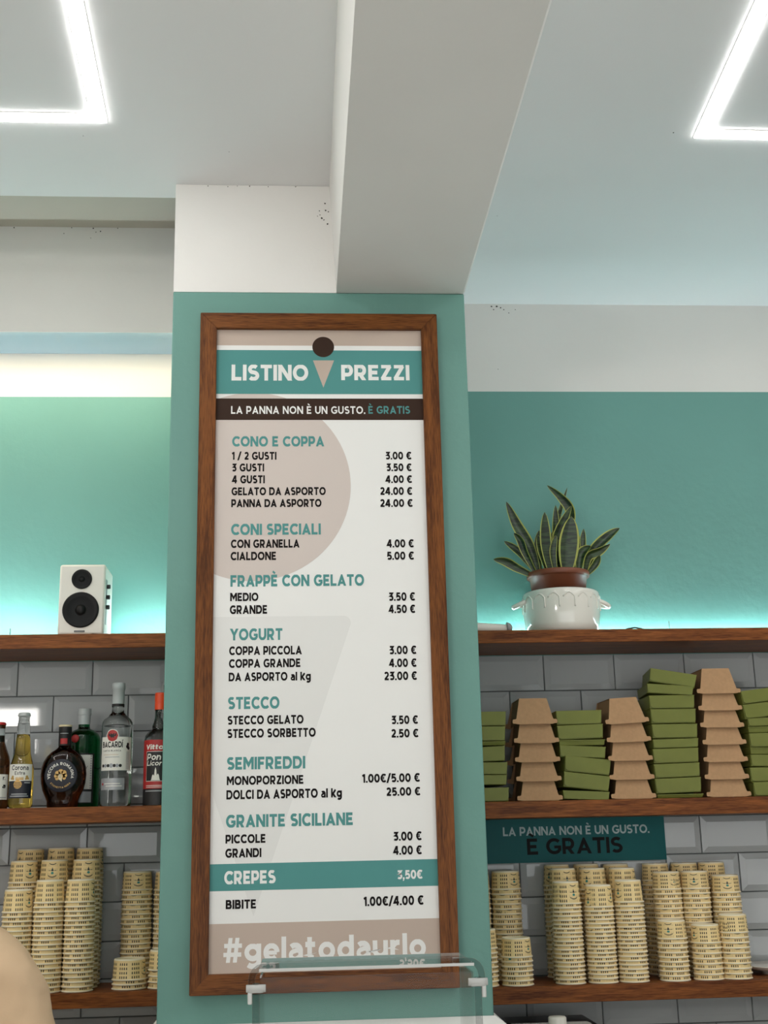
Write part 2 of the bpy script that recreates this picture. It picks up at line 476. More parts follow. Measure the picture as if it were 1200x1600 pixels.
    g('y', .72, [(.06, .84), (.36, .06)], [(.66, .84), (.24, -.32)], lo=-.3, hi=x)
    return G
GL = _glyphs()

def ribbon(pts, w):
    """a thick polyline as a list of convex quads, mitred"""
    P = [Vector(p) for p in pts]
    closed = (P[0] - P[-1]).length < 1e-5
    if closed: P = P[:-1]
    n = len(P); L, Rr = [], []
    for i in range(n):
        a = P[i - 1] if (i or closed) else None
        b = P[(i + 1) % n] if (i < n - 1 or closed) else None
        d1 = (P[i] - a).normalized() if a is not None else None
        d2 = (b - P[i]).normalized() if b is not None else None
        d1 = d1 or d2; d2 = d2 or d1
        t = d1 + d2
        t = t.normalized() if t.length > 1e-6 else d1
        nn = Vector((-t.y, t.x)); k = max(.33, nn.dot(Vector((-d1.y, d1.x))))
        L.append(P[i] + nn * (w / 2 / k)); Rr.append(P[i] - nn * (w / 2 / k))
    out = []
    for i in range(n if closed else n - 1):
        j = (i + 1) % n
        out.append([tuple(Rr[i]), tuple(Rr[j]), tuple(L[j]), tuple(L[i])])
    return out

def text_polys(s, w=.2, gap=.11, space=.42):
    """polygons (x, y, layer) of a line of text, cap height 1"""
    x = 0.; out = []
    for ch in s:
        if ch == ' ': x += space; continue
        wd, strokes, lo, hi = GL[ch]
        for li, st in enumerate(strokes):
            ww = w
            if isinstance(st, tuple): st, k = st; ww = k * w / .2
            for q in ribbon(st, ww):
                q = clip_poly(clip_poly(q, 1, lo, True), 1, hi, False)
                if len(q) >= 3: out.append(([(px + x, py) for px, py in q], li))
        x += wd + gap
    xs = [p[0] for q, _ in out for p in q]
    return out, min(xs), max(xs)

def put_text(mb, s, x0, x1, zb, cap, m, place, w=.2, shear=0., gap=.08, tz=0.):
    """place(x, z, layer) -> a 3D point; the line is fitted between x0 and x1"""
    polys, a, b = text_polys(s, w, gap)
    k = (x1 - x0) / (b - a)
    for q, li in polys:
        mb.face([place(x0 + (px - a) * k + shear * py * cap, zb + py * cap + tz * (px - a) * k, li) for px, py in q], m)

def arc_text(mb, s, cx, cz, rad, cap, a_mid, m, place, w=.18, inside=False, spread=1.0):
    polys = []; x = 0.
    for ch in s:
        if ch == ' ': x += .4; continue
        p, a, b = text_polys(ch, w)
        polys.append((p, x)); x += GL[ch][0] + .18
    tot = x - .18
    for p, x0 in polys:
        for q, li in p:
            pts = []
            for px, py in q:
                t = (x0 + px - tot / 2) * cap * spread / rad
                if inside: ang = a_mid + t; r = rad + (1 - py) * cap
                else: ang = a_mid - t; r = rad + py * cap
                pts.append(place(cx + r * math.cos(ang), cz + r * math.sin(ang), li))
            mb.face(pts, m)

# ------------------------------------------------------------------ room
XW0, XW1, YF = -3.2, 4.2, -5.0
PW, ZT, HC, D = .7018, 2.7916, 3.078, .6923
ZN, YE, YB = 3.225, .068, .51          # raised ceiling of the left niche, its front edge, the face of the wall beam
BX0, BXT = .3908, .3764
def struct(o): o['kind'] = 'structure'; return o

def specks(mb, pts, axis, val, off):
    for px, py, r in pts:
        p = at(px, py, axis, val); p[axis] += off
        q = []
        for k in range(6):
            a = 2 * PI * k / 6; rr = r * .0016 * random.uniform(.6, 1.2)
            v = Vector((0, 0, 0)); i, j = [n for n in range(3) if n != axis]
            v[i] = rr * math.cos(a); v[j] = rr * math.sin(a); q.append(p + v)
        mb.face(q, 'mildew')

b = MB(); b.box(XW0, XW1, YF, .8, -.1, 0, 'floor'); struct(b.build('floor'))
b = MB()
b.box(XW0, BX0, YF, YE, HC, HC + .25, 'ceil')
b.box(BX0, XW1, YF, .8, HC, HC + .25, 'ceil')
b.box(XW0, 0.0, YE, .8, ZN, ZN + .1, 'niche_ceil_shaded')
specks(b, [(130, 212, 1), (777, 337, 1), (1052, 207, 1.4), (358, 237, .8)], 2, HC, -.0006)
struct(b.build('ceiling'))
b = MB()
b.prism([(BX0, ZT), (PW - .0025, ZT), (PW + .002, ZT + .004), (PW + .002, HC + .02), (BXT, HC + .02)], YF, .002, 'plaster')
struct(b.build('ceiling_beam'))
# back wall: painted, with a white band on top; behind the tiles plain render
b = MB()
for xa, xb, zt, m in ((XW0, 0.3, 2.7765, 'teal_niche'), (.3, XW1, 2.7955, 'teal_niche')):
    b.box(xa, xb, D, D + .1, 0, 2.0, 'grout')
    b.box(xa, xb, D, D + .1, 2.0, zt, m)
    b.box(xa, xb, D, D + .1, zt, 3.3, 'plaster')
specks(b, [(768, 479, 2), (771, 484, 1.6), (776, 479, 2.2), (782, 481, 1.5), (787, 484, 1.3), (795, 489, 1.2), (805, 484, 1), (778, 577, .8)], 1, D, -.0008)
struct(b.build('wall_back'))
b = MB()
b.box(XW0, 0.0, YB, D - .0005, 2.9110, ZN, 'plaster')
b.box(XW0, 0.0, YB + .0004, D - .0005, 2.9105, 2.9110, 'blue_cast')
specks(b, [(22, 356, 1.3), (112, 356, 1.4), (146, 357, 1.8), (150, 363, 1), (157, 362, 1.6), (184, 357, 1.3), (100, 365, 1), (142, 372, .8)], 1, YB, -.0008)
struct(b.build('wall_beam'))
b = MB()
b.box(0, PW, 0, D - .0005, 0, ZT, 'teal', .003)
b.box(.0006, PW - .0006, .0006, D - .0005, ZT, HC - .0006, 'plaster')
specks(b, [(325, 291, 1.2), (356, 292, 1.2), (371, 291, .9), (390, 291, 1.2), (419, 292, 1), (462, 292, 1.1), (508, 318, 1.4), (500, 336, 1), (503, 341, 1.6), (506, 344, 1.2), (512, 350, 1.7), (499, 330, 1), (509, 329, 1.5), (513, 331, 1.1), (496, 338, .8)], 1, 0, -.0008)
struct(b.build('wall_pillar'))
b = MB()   # white plinth with a sloped top edge at the foot of the pillar
b.box(-.022, PW + .022, -.028, D - .001, 0, 1.135, 'plaster')
t = [(-.022, 1.135), (PW + .022, 1.135)]
for pts in ([(-.022, -.028, 1.135), (PW + .022, -.028, 1.135), (PW + .002, -.002, 1.149), (-.002, -.002, 1.149)],
            [(PW + .022, -.028, 1.135), (PW + .022, D, 1.135), (PW + .002, D, 1.149), (PW + .002, -.002, 1.149)],
            [(-.022, D, 1.135), (-.022, -.028, 1.135), (-.002, -.002, 1.149), (-.002, D, 1.149)]):
    b.face(pts, 'plaster')
struct(b.build('trim_1'))
b = MB(); b.box(XW0 - .1, XW0, YF, .8, 0, 3.3, 'plaster'); struct(b.build('wall_left'))
b = MB(); b.box(XW1, XW1 + .1, YF, .8, 0, 3.3, 'plaster'); struct(b.build('wall_right'))
wx0, wx1, wz0, wz1 = -3.0, -1.55, 2.17, 2.50
SX0, SX1, SZ1 = -1.2, 3.8, 1.95     # added glowing panel that brightens the ceiling
b = MB()
b.box(XW0, wx0, YF - .1, YF, 0, 3.3, 'plaster'); b.box(SX1, XW1, YF - .1, YF, 0, 3.3, 'plaster')
b.box(wx0, wx1, YF - .1, YF, 0, wz0, 'plaster'); b.box(wx0, wx1, YF - .1, YF, wz1, 3.3, 'plaster')
b.box(wx1, SX0, YF - .1, YF, 0, 3.3, 'plaster'); b.box(SX0, SX1, YF - .1, YF, SZ1, 3.3, 'plaster')
struct(b.build('wall_front'))
b = MB(); b.box(wx0, wx1, YF - .06, YF - .05, wz0, wz1, 'pane'); struct(b.build('window_1'))
b = MB(); b.box(SX0, SX1, YF - .06, YF - .05, 0, SZ1, 'fill_glow'); struct(b.build('fill_panel'))

# bevelled wall tiles, one set each side of the pillar
TW, TH = .2018, .0985
def tiles(name, xa, xb, rows):
    b = MB()
    for z0, z1, xo in rows:
        k0 = math.floor((xa - xo) / TW); k = k0
        while xo + k * TW < xb:
            a = max(xo + k * TW, xa) + .0009; c = min(xo + (k + 1) * TW, xb) - .0009
            k += 1
            if c - a < .01: continue
            lo, hi = z0 + .0009, z1 - .0009
            yb_, ym, yf_ = D - .0003, D - .0045, D - .0085
            ins = min(.017, (c - a) * .35)
            tl = [random.uniform(-.0004, .0004) for _ in range(2)]
            out = [(a, lo), (c, lo), (c, hi), (a, hi)]
            e = .0010
            mid = [(a + e, lo + e), (c - e, lo + e), (c - e, hi - e), (a + e, hi - e)]
            inn = [(a + ins, lo + ins), (c - ins, lo + ins), (c - ins, hi - ins), (a + ins, hi - ins)]
            V = lambda P, y: [(x, y, z) for x, z in P]
            A, B_, I = V(out, yb_), V(mid, ym), [(x, yf_ + tl[0] * (1 if x < (a + c) / 2 else -1) + tl[1] * (1 if z < (lo + hi) / 2 else -1), z) for x, z in inn]
            for j in range(4):
                j2 = (j + 1) % 4
                b.face([A[j], A[j2], B_[j2], B_[j]], 'tile')
                b.face([B_[j], B_[j2], I[j2], I[j]], 'tile')
            b.face(I, 'tile')
    return struct(b.build(name))
def rows(top, zb, n, xo, par, zstop=None):
    return [(zb - TH * k - (0 if k < 1 else 0), zb - TH * (k - 1), xo + (TW / 2 if (k + par) % 2 else 0)) for k in range(n)]
RL = [(1.9087, 2.0045, -.4711), (1.8110, 1.9087, -.3719), (1.7140, 1.8110, -.4711), (1.6170, 1.7140, -.3719), (1.560, 1.6170, -.4711),
      (1.4655, 1.560, -.4692), (1.3673, 1.4655, -.3700), (1.2690, 1.3673, -.4692), (1.1770, 1.2690, -.37), (1.0845, 1.1770, -.4692), (.99, 1.0845, -.37), (.90, .99, -.4692)]
RR = [(1.9037, 2.0045, .9833), (1.8074, 1.9037, .8835), (1.7100, 1.8074, .9833), (1.6130, 1.7100, .8835), (1.5555, 1.6130, .9833),
      (1.4546, 1.5555, .9900), (1.3520, 1.4546, .8885), (1.2530, 1.3520, .9900), (1.1530, 1.2530, .8885), (1.1220, 1.1530, .8885), (1.0235, 1.1220, .8893), (.925, 1.0235, .99)]
tiles('wall_tiles_left', -1.6, 0.0, RL)
tiles('wall_tiles_right', PW, 2.6, RR)

# ------------------------------------------------------------------ shelves
SY = .46
def shelf(x0, x1, z0, z1, label, led=None):
    t = thing('wall_shelf', label, 'shelf', ((x0 + x1) / 2, D, z0), 0, 'walnut wall shelves')
    h = (x1 - x0) / 2
    b = MB(); b.box(-h, h, SY - D, -.001 - .008 * (z0 < 1.99), 0, z1 - z0, 'shelf', .0015); b.build('board', t)
    if led:
        y, m = led
        b = MB(); b.box(-h + .01, h - .01, y - D - .006, y - D + .006, z1 - z0, z1 - z0 + .008, 'lamp_case')
        s = b.build('light_channel', t)
        b = MB()
        if y < .3:
            b.face([(-h + .01, y - D + .0065, z1 - z0 + .001), (h - .01, y - D + .0065, z1 - z0 + .001), (h - .01, y - D - .003, z1 - z0 + .014), (-h + .01, y - D - .003, z1 - z0 + .014)], m)
            b.face([(-h + .01, y - D - .0035, z1 - z0 + .014), (h - .01, y - D - .0035, z1 - z0 + .014), (h - .01, y - D - .0035, z1 - z0 + .007), (-h + .01, y - D - .0035, z1 - z0 + .007)], 'lamp_case')
        else:
            b.box(-h + .01, h - .01, y - D - .005, y - D + .005, z1 - z0 + .008, z1 - z0 + .011, m)
        b.build('light_strip', s, fix=False)
    return t
shelf(-1.6, -.004, 2.005, 2.042, 'walnut shelf left of the pillar under the white speaker', (.625, 'led_l'))
shelf(-1.6, -.004, 1.567, 1.606, 'walnut shelf left of the pillar holding the liquor bottles')
shelf(-1.6, -.004, 1.1335, 1.169, 'walnut shelf left of the pillar holding the tall paper cups')
shelf(PW + .004, 2.6, 2.005, 2.039, 'walnut shelf right of the pillar under the potted plant', (.680, 'led_r'))
shelf(PW + .004, 2.6, 1.556, 1.5975, 'walnut shelf right of the pillar holding green and brown boxes')
shelf(PW + .004, 2.6, 1.112, 1.152, 'walnut shelf right of the pillar below the teal sign with cups')
ZL = (2.042, 1.606, 1.169); ZR = (2.039, 1.5975, 1.152)

t = thing('strip_light', 'slim warm strip light along the lower edge of the wall beam, left', 'strip light', (-.8, YB, 2.9105))
b = MB()
b.box(-.79, .795, -.0006, .0012, -.0090, .004, 'plaster'); b.box(-.79, .795, .0012, .0140, -.0012, -.0002, 'plaster'); b.build('profile', t)
b = MB(); b.face([(-.79, .0022, -.0016), (.795, .0022, -.0016), (.795, .0122, -.0016), (-.79, .0122, -.0016)], 'cove'); b.build('light_tape', t, fix=False)

# ------------------------------------------------------------------ ceiling lights (flat luminous outlines)
def lamp(outer, label):
    cx = sum(p[0] for p in outer) / 4; cy = sum(p[1] for p in outer) / 4
    t = thing('ceiling_light', label, 'ceiling light', (cx, cy, HC), 0, 'luminous outline lights on the ceiling')
    def inset(P, d):
        out = []
        n = len(P)
        for i in range(n):
            p, a, c = Vector(P[i]), Vector(P[i - 1]), Vector(P[(i + 1) % n])
            d1 = (p - a).normalized(); d2 = (c - p).normalized()
            n1 = Vector((-d1.y, d1.x)); n2 = Vector((-d2.y, d2.x)); nn = (n1 + n2).normalized()
            out.append(tuple(p + nn * (d / nn.dot(n1))))
        return out
    P = [(x - cx, y - cy) for x, y in outer]
    I = inset(P, .030); P2 = inset(P, -.0025); I2 = inset(P, .0325)
    b = MB()
    for k in range(4):
        j = (k + 1) % 4
        b.face([(*P[k], -.0042), (*P[j], -.0042), (*I[j], -.0042), (*I[k], -.0042)], 'lamp')
        b.face([(*P[k], -.0042), (*P[j], -.0042), (*P[j], -.0015), (*P[k], -.0015)], 'lamp')
        b.face([(*I[k], -.0042), (*I[j], -.0042), (*I[j], -.0015), (*I[k], -.0015)], 'lamp')
    b.build('diffuser', t, fix=False)
    b = MB()
    for (A, Bq) in ((P2, P), (I, I2)):
        for k in range(4):
            j = (k + 1) % 4
            b.face([(*A[k], -.0015), (*A[j], -.0015), (*Bq[j], -.0015), (*Bq[k], -.0015)], 'lamp_case')
            b.face([(*A[k], -.0015), (*A[j], -.0015), (*A[j], 0), (*A[k], 0)], 'lamp_case')
            b.face([(*Bq[k], -.0015), (*Bq[j], -.0015), (*Bq[j], 0), (*Bq[k], 0)], 'lamp_case')
    b.build('channel', t)
lamp([(-1.60, -.265), (-1.66, -1.9), (-.066, -1.9), (-.127, -.272)], 'glowing white outline light on the ceiling left of the beam')
lamp([(1.221, -.249), (1.125, -1.9), (2.72, -1.9), (2.70, -.238)], 'glowing white outline light on the ceiling right of the beam')

# ------------------------------------------------------------------ framed price board
FY, PY = -.024, -.012
fx0, fx1, fz0, fz1 = .0680, .6300, 1.2075, 2.7275
ft = thing('framed_price_board', 'tall wood framed price list of ices hanging on the teal pillar', 'price board', ((fx0 + fx1) / 2, 0, fz0))
iA = at(339.5, 512.5, 1, FY); iB = at(660.7, 514, 1, FY); iC = at(700, 1517, 1, FY); iD = at(322.5, 1527, 1, FY)
ix0 = fx0 + .0385; ix1 = fx1 - .0385; iz1 = (iA.z + iB.z) / 2; iz0 = fz0 + .0405
ox = (fx0 + fx1) / 2
def rail(poly, m):
    b = MB(); b.prism([(x - ox, z - fz0) for x, z in poly], FY, -.001, m)
    bmesh.ops.bevel(b.bm, geom=list(b.bm.edges), offset=.0012, segments=2, affect='EDGES')
    b.build('frame_rail', ft)
g = .00015
rail([(fx0, fz0), (ix0, iz0 + g), (ix0, iz1 - g), (fx0, fz1)], 'frame_v')
rail([(fx1, fz0), (fx1, fz1), (ix1, iz1 - g), (ix1, iz0 + g)], 'frame_v')
rail([(fx0, fz1), (ix0, iz1), (ix1, iz1), (fx1, fz1)], 'frame_h')
rail([(fx0, fz0), (fx1, fz0), (ix1, iz0), (ix0, iz0)], 'frame_h')
pb = MB()
pz = lambda px, py: at(px, py, 1, PY)
def pp(x, z, li, base=0.): return (x - ox, PY - base - li * .00002, z - fz0)
x0, x1, z0, z1 = ix0 - .004, ix1 + .004, iz0 - .004, iz1 + .004
pb.box(x0 - ox, x1 - ox, PY, -.004, z0 - fz0, z1 - fz0, 'p_white')
def pclip(P):
    for ax, v, g_ in ((0, x0, True), (0, x1, False), (1, z0, True), (1, z1, False)): P = clip_poly(P, ax, v, g_)
    return P
def pfill(P, m, lay): pb.face([(x - ox, PY - lay, z - fz0) for x, z in pclip(P)], m)
def band(ya, yb, m, lay, px=500):
    a = pz(px, ya).z; c = pz(px, yb).z
    pfill([(x0, c), (x1, c), (x1, a), (x0, a)], m, lay)
cc = pz(395, 758); rx_ = (pz(548, 757).x - cc.x); 
pfill([(cc.x + rx_ * math.cos(2 * PI * k / 96), cc.z + rx_ * math.sin(2 * PI * k / 96)) for k in range(96)], 'p_pale', .0002)
ca, cb, ctip = pz(548, 962), pz(240, 962), pz(396, 1432)
Q = []
for k in range(9):
    a = math.radians(90 - 90 * k / 8 * 1.28); Q.append((ca.x - .016 + .016 * math.cos(a), ca.z - .016 + .016 * math.sin(a)))
pfill([(cb.x, ca.z)] + Q + [(ctip.x, ctip.z)], 'p_faint', .0002)
band(505, 540.3, 'p_beige', .0004); band(540.3, 547.5, 'p_white', .0004)
band(547.5, 615.8, 'p_teal', .0004); band(622.8, 656.3, 'p_brown', .0004)
band(1346.5, 1388.5, 'p_teal', .0004); band(1439.5, 1540, 'p_beige', .0004)
dc = pz(505, 542.3); dr = (pz(522, 542.3).x - dc.x)
pfill([(dc.x + dr * math.cos(2 * PI * k / 48), dc.z + dr * math.sin(2 * PI * k / 48)) for k in range(48)], 'p_brown', .0006)
ta, tb_, tc_ = pz(489, 563.3), pz(522, 563.3), pz(505.3, 605.8)
pfill([(ta.x, ta.z), (tc_.x, tc_.z), (tb_.x, tb_.z)], 'p_beige', .0006)
def row(s, xl, xr, yt, ybs, m, lay=.0006, w=.245):
    a = pz(xl, ybs); c = pz(xr, ybs); t_ = pz((xl + xr) / 2, yt)
    zb = pz((xl + xr) / 2, ybs).z
    put_text(pb, s, a.x, c.x, zb, t_.z - zb, m, lambda x, z, li: pp(x, z, li, lay), w, gap=.125)
row('LISTINO', 361.7, 481.7, 570, 594.8, 'p_white'); row('PREZZI', 533.3, 640, 570.3, 594.3, 'p_white')
row('LA PANNA NON È UN GUSTO.', 361, 570.7, 634.8, 646.8, 'p_white', w=.19); row('È GRATIS', 575.7, 640.7, 634.6, 646.6, 'p_teal', w=.19)
Kb = 'p_black'
for s, xl, xr, yt, yb_, m in [
    ('CONO E COPPA', 362.7, 506.7, 681.7, 697.7, 'p_teal'), ('1 / 2 GUSTI', 362, 432, 706.2, 718.5, Kb), ('3 GUSTI', 362, 412.7, 724.4, 736.8, Kb),
    ('4 GUSTI', 361.7, 413.7, 742.8, 755.4, Kb), ('GELATO DA ASPORTO', 361.7, 509, 761.4, 773.8, Kb), ('PANNA DA ASPORTO', 361.3, 502.3, 780, 792.4, Kb),
    ('CONI SPECIALI', 361, 501.3, 818.3, 835.7, 'p_teal'), ('CON GRANELLA', 360.7, 468, 843, 856, Kb), ('CIALDONE', 360.3, 431.3, 862.3, 875.3, Kb),
    ('FRAPPÈ CON GELATO', 360, 569, 898, 916, 'p_teal'), ('MEDIO', 359.3, 403.7, 926.3, 939.3, Kb), ('GRANDE', 359, 417.3, 945.7, 959.3, Kb),
    ('YOGURT', 359, 441.3, 982, 1000.3, 'p_teal'), ('COPPA PICCOLA', 358, 471.7, 1009.5, 1023.1, Kb), ('COPPA GRANDE', 357.7, 469.3, 1029.5, 1043, Kb),
    ('DA ASPORTO al kg', 357.3, 485.7, 1050.3, 1063.8, Kb), ('STECCO', 356.3, 436.7, 1088.7, 1107.7, 'p_teal'), ('STECCO GELATO', 355.7, 474.3, 1117.8, 1131.5, Kb),
    ('STECCO SORBETTO', 355.3, 493.3, 1138.2, 1152.2, Kb), ('SEMIFREDDI', 354.7, 477, 1182.2, 1201.8, 'p_teal'), ('MONOPORZIONE', 354, 474, 1212, 1225.8, Kb),
    ('DOLCI DA ASPORTO al kg', 353.7, 534.3, 1233, 1247.5, Kb), ('GRANITE SICILIANE', 353, 551.3, 1271.3, 1291.2, 'p_teal'), ('PICCOLE', 352.3, 414.7, 1303.7, 1317.5, Kb),
    ('GRANDI', 352, 408.3, 1325.6, 1339.8, Kb), ('CREPES', 350.3, 430.7, 1360.3, 1381, 'p_white'), ('BIBITE', 352.7, 400, 1405.7, 1420, Kb),
    ('3.00 €', 602, 643, 706, 718, Kb), ('3.50 €', 603.3, 643.3, 724.3, 736.3, Kb), ('4.00 €', 601.7, 644, 742.8, 754.8, Kb), ('24.00 €', 594.3, 644.3, 761.2, 773.4, Kb),
    ('24.00 €', 594.3, 645, 780, 792.2, Kb), ('4.00 €', 603.7, 646.7, 842.8, 855.5, Kb), ('5.00 €', 605, 647, 862, 874.7, Kb), ('3.50 €', 607, 648.7, 925.6, 938.8, Kb),
    ('4.50 €', 606.7, 649, 945, 958, Kb), ('3.00 €', 608, 650.7, 1009, 1022.2, Kb), ('4.00 €', 607.3, 651, 1029, 1042.3, Kb), ('23.00 €', 600.7, 651.7, 1049.3, 1062.7, Kb),
    ('3.50 €', 611.3, 653.3, 1118, 1131.3, Kb), ('2.50 €', 611.7, 654, 1139, 1152.3, Kb), ('1.00€/5.00 €', 565.7, 656.3, 1208.7, 1222.3, Kb), ('25.00 €', 604, 657, 1230, 1243.3, Kb),
    ('3.00 €', 614.3, 659, 1299.3, 1313.3, Kb), ('4.00 €', 613.7, 659.3, 1321.3, 1335.3, Kb), ('3,50€', 620.3, 660.3, 1359.3, 1373.3, 'p_white'), ('1.00€/4.00 €', 568, 662, 1400, 1414.7, Kb)]:
    row(s, xl, xr, yt, yb_, m)
row('#gelatodaurlo', 349, 666, 1461.5, 1500.0, 'p_white', w=.22)
pb.build('printed_sheet', ft, fix=False)

# ------------------------------------------------------------------ teal sign on the tiles
b = MB()
SYW = D - .0125
sa = at(1040, 1278, 1, SYW); sb = at(1042, 1343, 1, SYW)
sx0, sx1, sz0, sz1 = PW + .002, sb.x, sb.z, sa.z + .006
sl = ((sx0 + sx1) / 2, SYW, sz0)
b.box(sx0 - sl[0], sx1 - sl[0], 0, .0035, 0, sz1 - sz0, 'sign')
def srow(s, xl, xr, yt, yb_, m, px=None):
    a = at(xl, yb_, 1, SYW); c = at(xr, yb_, 1, SYW)
    zm = at((xl + xr) / 2, yb_, 1, SYW).z; zt = at((xl + xr) / 2, yt, 1, SYW).z
    put_text(b, s, a.x - sl[0], c.x - sl[0], zm - sl[2], zt - zm, m, lambda x, z, li: (x, -.0004 - li * .00003, z))
srow('LA PANNA NON È UN GUSTO.', 786, 1015, 1290.3, 1304, 'sign_white')
srow('È GRATIS', 824, 973.5, 1308.8, 1334, 'sign_black')
o = b.build('wall_sign', None, sl, fix=False)
tag(o, 'dark teal sign on the tiles saying the cream is free', 'sign')

# ------------------------------------------------------------------ speaker
sp_y = .50
A, B_ = at(94, 882, 1, sp_y), at(165.3, 883, 1, sp_y)
sw = B_.x - A.x; sh = A.z - ZL[0]; sd = .135
t = thing('bookshelf_speaker', 'small white bookshelf speaker standing on the upper left shelf', 'speaker', ((A.x + B_.x) / 2, sp_y, ZL[0]), math.radians(.3))
b = MB(); b.box(-sw / 2, sw / 2, 0, sd, .004, sh, 'white_gloss', .006)
for sx in (-.03, .03):
    for yy in (.03, .1): b.lathe([(0, 0), (.007, 0), (.007, .005), (0, .005)], 'black', 12, (sx, yy, 0))
b.build('cabinet', t)
def driver(name, px, py, rad, dome):
    c = at(px, py, 1, sp_y)
    R_ = rad
    b = MB(); mx = Matrix.Translation((c.x - (A.x + B_.x) / 2, 0, c.z - ZL[0])) @ Matrix.Rotation(PI / 2, 4, 'X')
    b.lathe([(R_, -.001), (R_, .003), (R_ * .96, .005), (R_ * .9, .005), (R_ * .84, .0035), (R_ * .80, .004), (R_ * .74, .0025), (R_ * .34, -.0 + .0008 if not dome else .001, 'black_cone')] +
            [(R_ * .3 * math.cos(math.radians(a)), (-.0 + .0008 if not dome else .001) + R_ * .18 * math.sin(math.radians(a)), 'black_rubber') for a in (0, 30, 60)] + [(0, (-.0 + .0008 if not dome else .001) + R_ * .18, 'black_rubber')], 'black_rubber', 40, mx=mx)
    b.build(name, t)
driver('tweeter', 128, 905, .0265, True)
driver('woofer', 126, 953, .0475, False)
b = MB()
for py in (916, 932.4, 948):
    z = at(167, py, 1, sp_y + .02).z - ZL[0]
    mx = Matrix.Translation((sw / 2, .028, z)) @ Matrix.Rotation(PI / 2, 4, 'Y')
    b2 = MB(); b2.lathe([(0, 0), (.006, 0), (.006, .009), (.005, .010), (0, .010)], 'black', 20, mx=mx); b2.build('control_knob', t)
for za, zb in ((.055, .075), (.118, .14)):
    pass
b.box(sw / 2, sw / 2 + .0008, .018, .038, .035, .155, 'grey'); b.build('control_plate', t)
b = MB(); bz = at(124, 986.5, 1, sp_y).z - ZL[0]
bx = at(124, 986.5, 1, sp_y).x - (A.x + B_.x) / 2
b.box(bx - .0135, bx + .0135, -.0012, .0004, bz - .0022, bz + .0022, 'black')
for k in range(8): b.box(bx - .0115 + k * .003, bx - .0098 + k * .003, -.0016, -.001, bz - .001, bz + .001, 'grey')
b.build('name_badge', t)
# cable in front of the speaker and the little white adapter
c0 = at(136, 989.5, 1, .485); c1 = at(160, 988.5, 1, .485)
b = MB(); b.tube([(c0.x, .49, ZL[0] + .0015), (c0.x + .015, .485, ZL[0] + .004), (c0.x + .03, .485, ZL[0] + .0025), (c1.x + .02, .50, ZL[0] + .0015), (c1.x + .05, .53, ZL[0] + .0015)], .0014, 'black', 6)
o = b.build('audio_cable'); tag(o, 'thin black cable lying in front of the white speaker', 'cable')
c0 = at(179, 987.5, 1, .52)
b = MB(); b.box(-.011, .011, -.008, .008, 0, .009, 'white_gloss', .002); o = b.build('plug_adapter', None, (c0.x, .52, ZL[0]))
tag(o, 'tiny white plug adapter on the upper shelf beside the speaker', 'adapter')
c0 = at(15, 988, 1, .48)
b = MB(); b.tube([(0, .02, .0012), (0, 0, .002), (.0005, 0, .012), (0, .0, .020)], .0011, 'black', 6); o = b.build('wire_end', None, (c0.x, .485, ZL[0]))
tag(o, 'short thin wire end sticking up left of the white speaker', 'wire')

# ------------------------------------------------------------------ plant, its plastic pot, the ceramic cache pot
pc = at(879, 980, 1, .57)
pcx, pcy = pc.x, .572
cr = (at(938, 920, 1, .572).x - at(820, 920, 1, .572).x) / 2
ctz = at(879, 920, 1, .572 - cr * .7).z - ZR[0]
t = thing('ceramic_pot', 'white glazed ceramic pot with two loop handles and dripped rim', 'pot', (pcx, pcy, ZR[0]))
b = MB()
b.lathe([(0, 0), (cr * .82, 0), (cr * .90, .006), (cr * .955, .025), (cr * .985, .05), (cr, ctz * .6), (cr, ctz - .008), (cr * .99, ctz - .003), (cr * .965, ctz), (cr * .93, ctz - .003), (cr * .92, ctz - .02), (cr * .9, .03), (0, .02)], 'ceramic', 64)
for k in range(16):   # raised drips under the rim
    a0 = 2 * PI * k / 16
    P = []
    for j in range(13):
        s_ = j / 12
        if s_ < .75: an = a0 + (s_ / .75 - .5) * .30; z = ctz - .026 + .012 * math.sin(PI * s_ / .75) 
        else: an = a0 + .15; z = ctz - .026 - (s_ - .75) / .25 * .027
        P.append(((cr + .0002) * math.sin(an), -(cr + .0002) * math.cos(an), z))
    b.tube(P, .0022, 'ceramic', 6)
b.build('pot_body', t)
for s_ in (-1, 1):
    b = MB(); P = []
    hz = at(815, 946, 1, pcy).z - ZR[0]
    for j in range(15):
        a = -PI / 2 + PI * j / 14
        P.append((s_ * (cr * .97 + .030 * math.cos(a)), .022 * math.sin(a), hz + .006 - .012 * math.cos(a)))
    b.tube(P, .0068, 'ceramic', 12); b.build('handle', t)
tr = (at(924, 900, 1, pcy).x - at(828, 900, 1, pcy).x) / 2
tzt = at(876, 891, 1, pcy - tr * .5).z - ZR[0]
t = thing('snake_plant', 'snake plant with yellow edged leaves in a brown pot inside the ceramic pot', 'potted plant', (pcx - .004, pcy, ZR[0] + .022))
b = MB(); hb = tzt - .022
b.lathe([(0, 0), (tr * .74, 0), (tr * .91, hb - .016), (tr * .97, hb - .015), (tr, hb - .013), (tr, hb - .002), (tr * .985, hb), (tr * .94, hb), (tr * .93, hb - .01), (tr * .92, hb - .015), (0, hb - .014, 'soil')], 'terracotta', 48)
b.build('plant_pot', t)
b = MB()
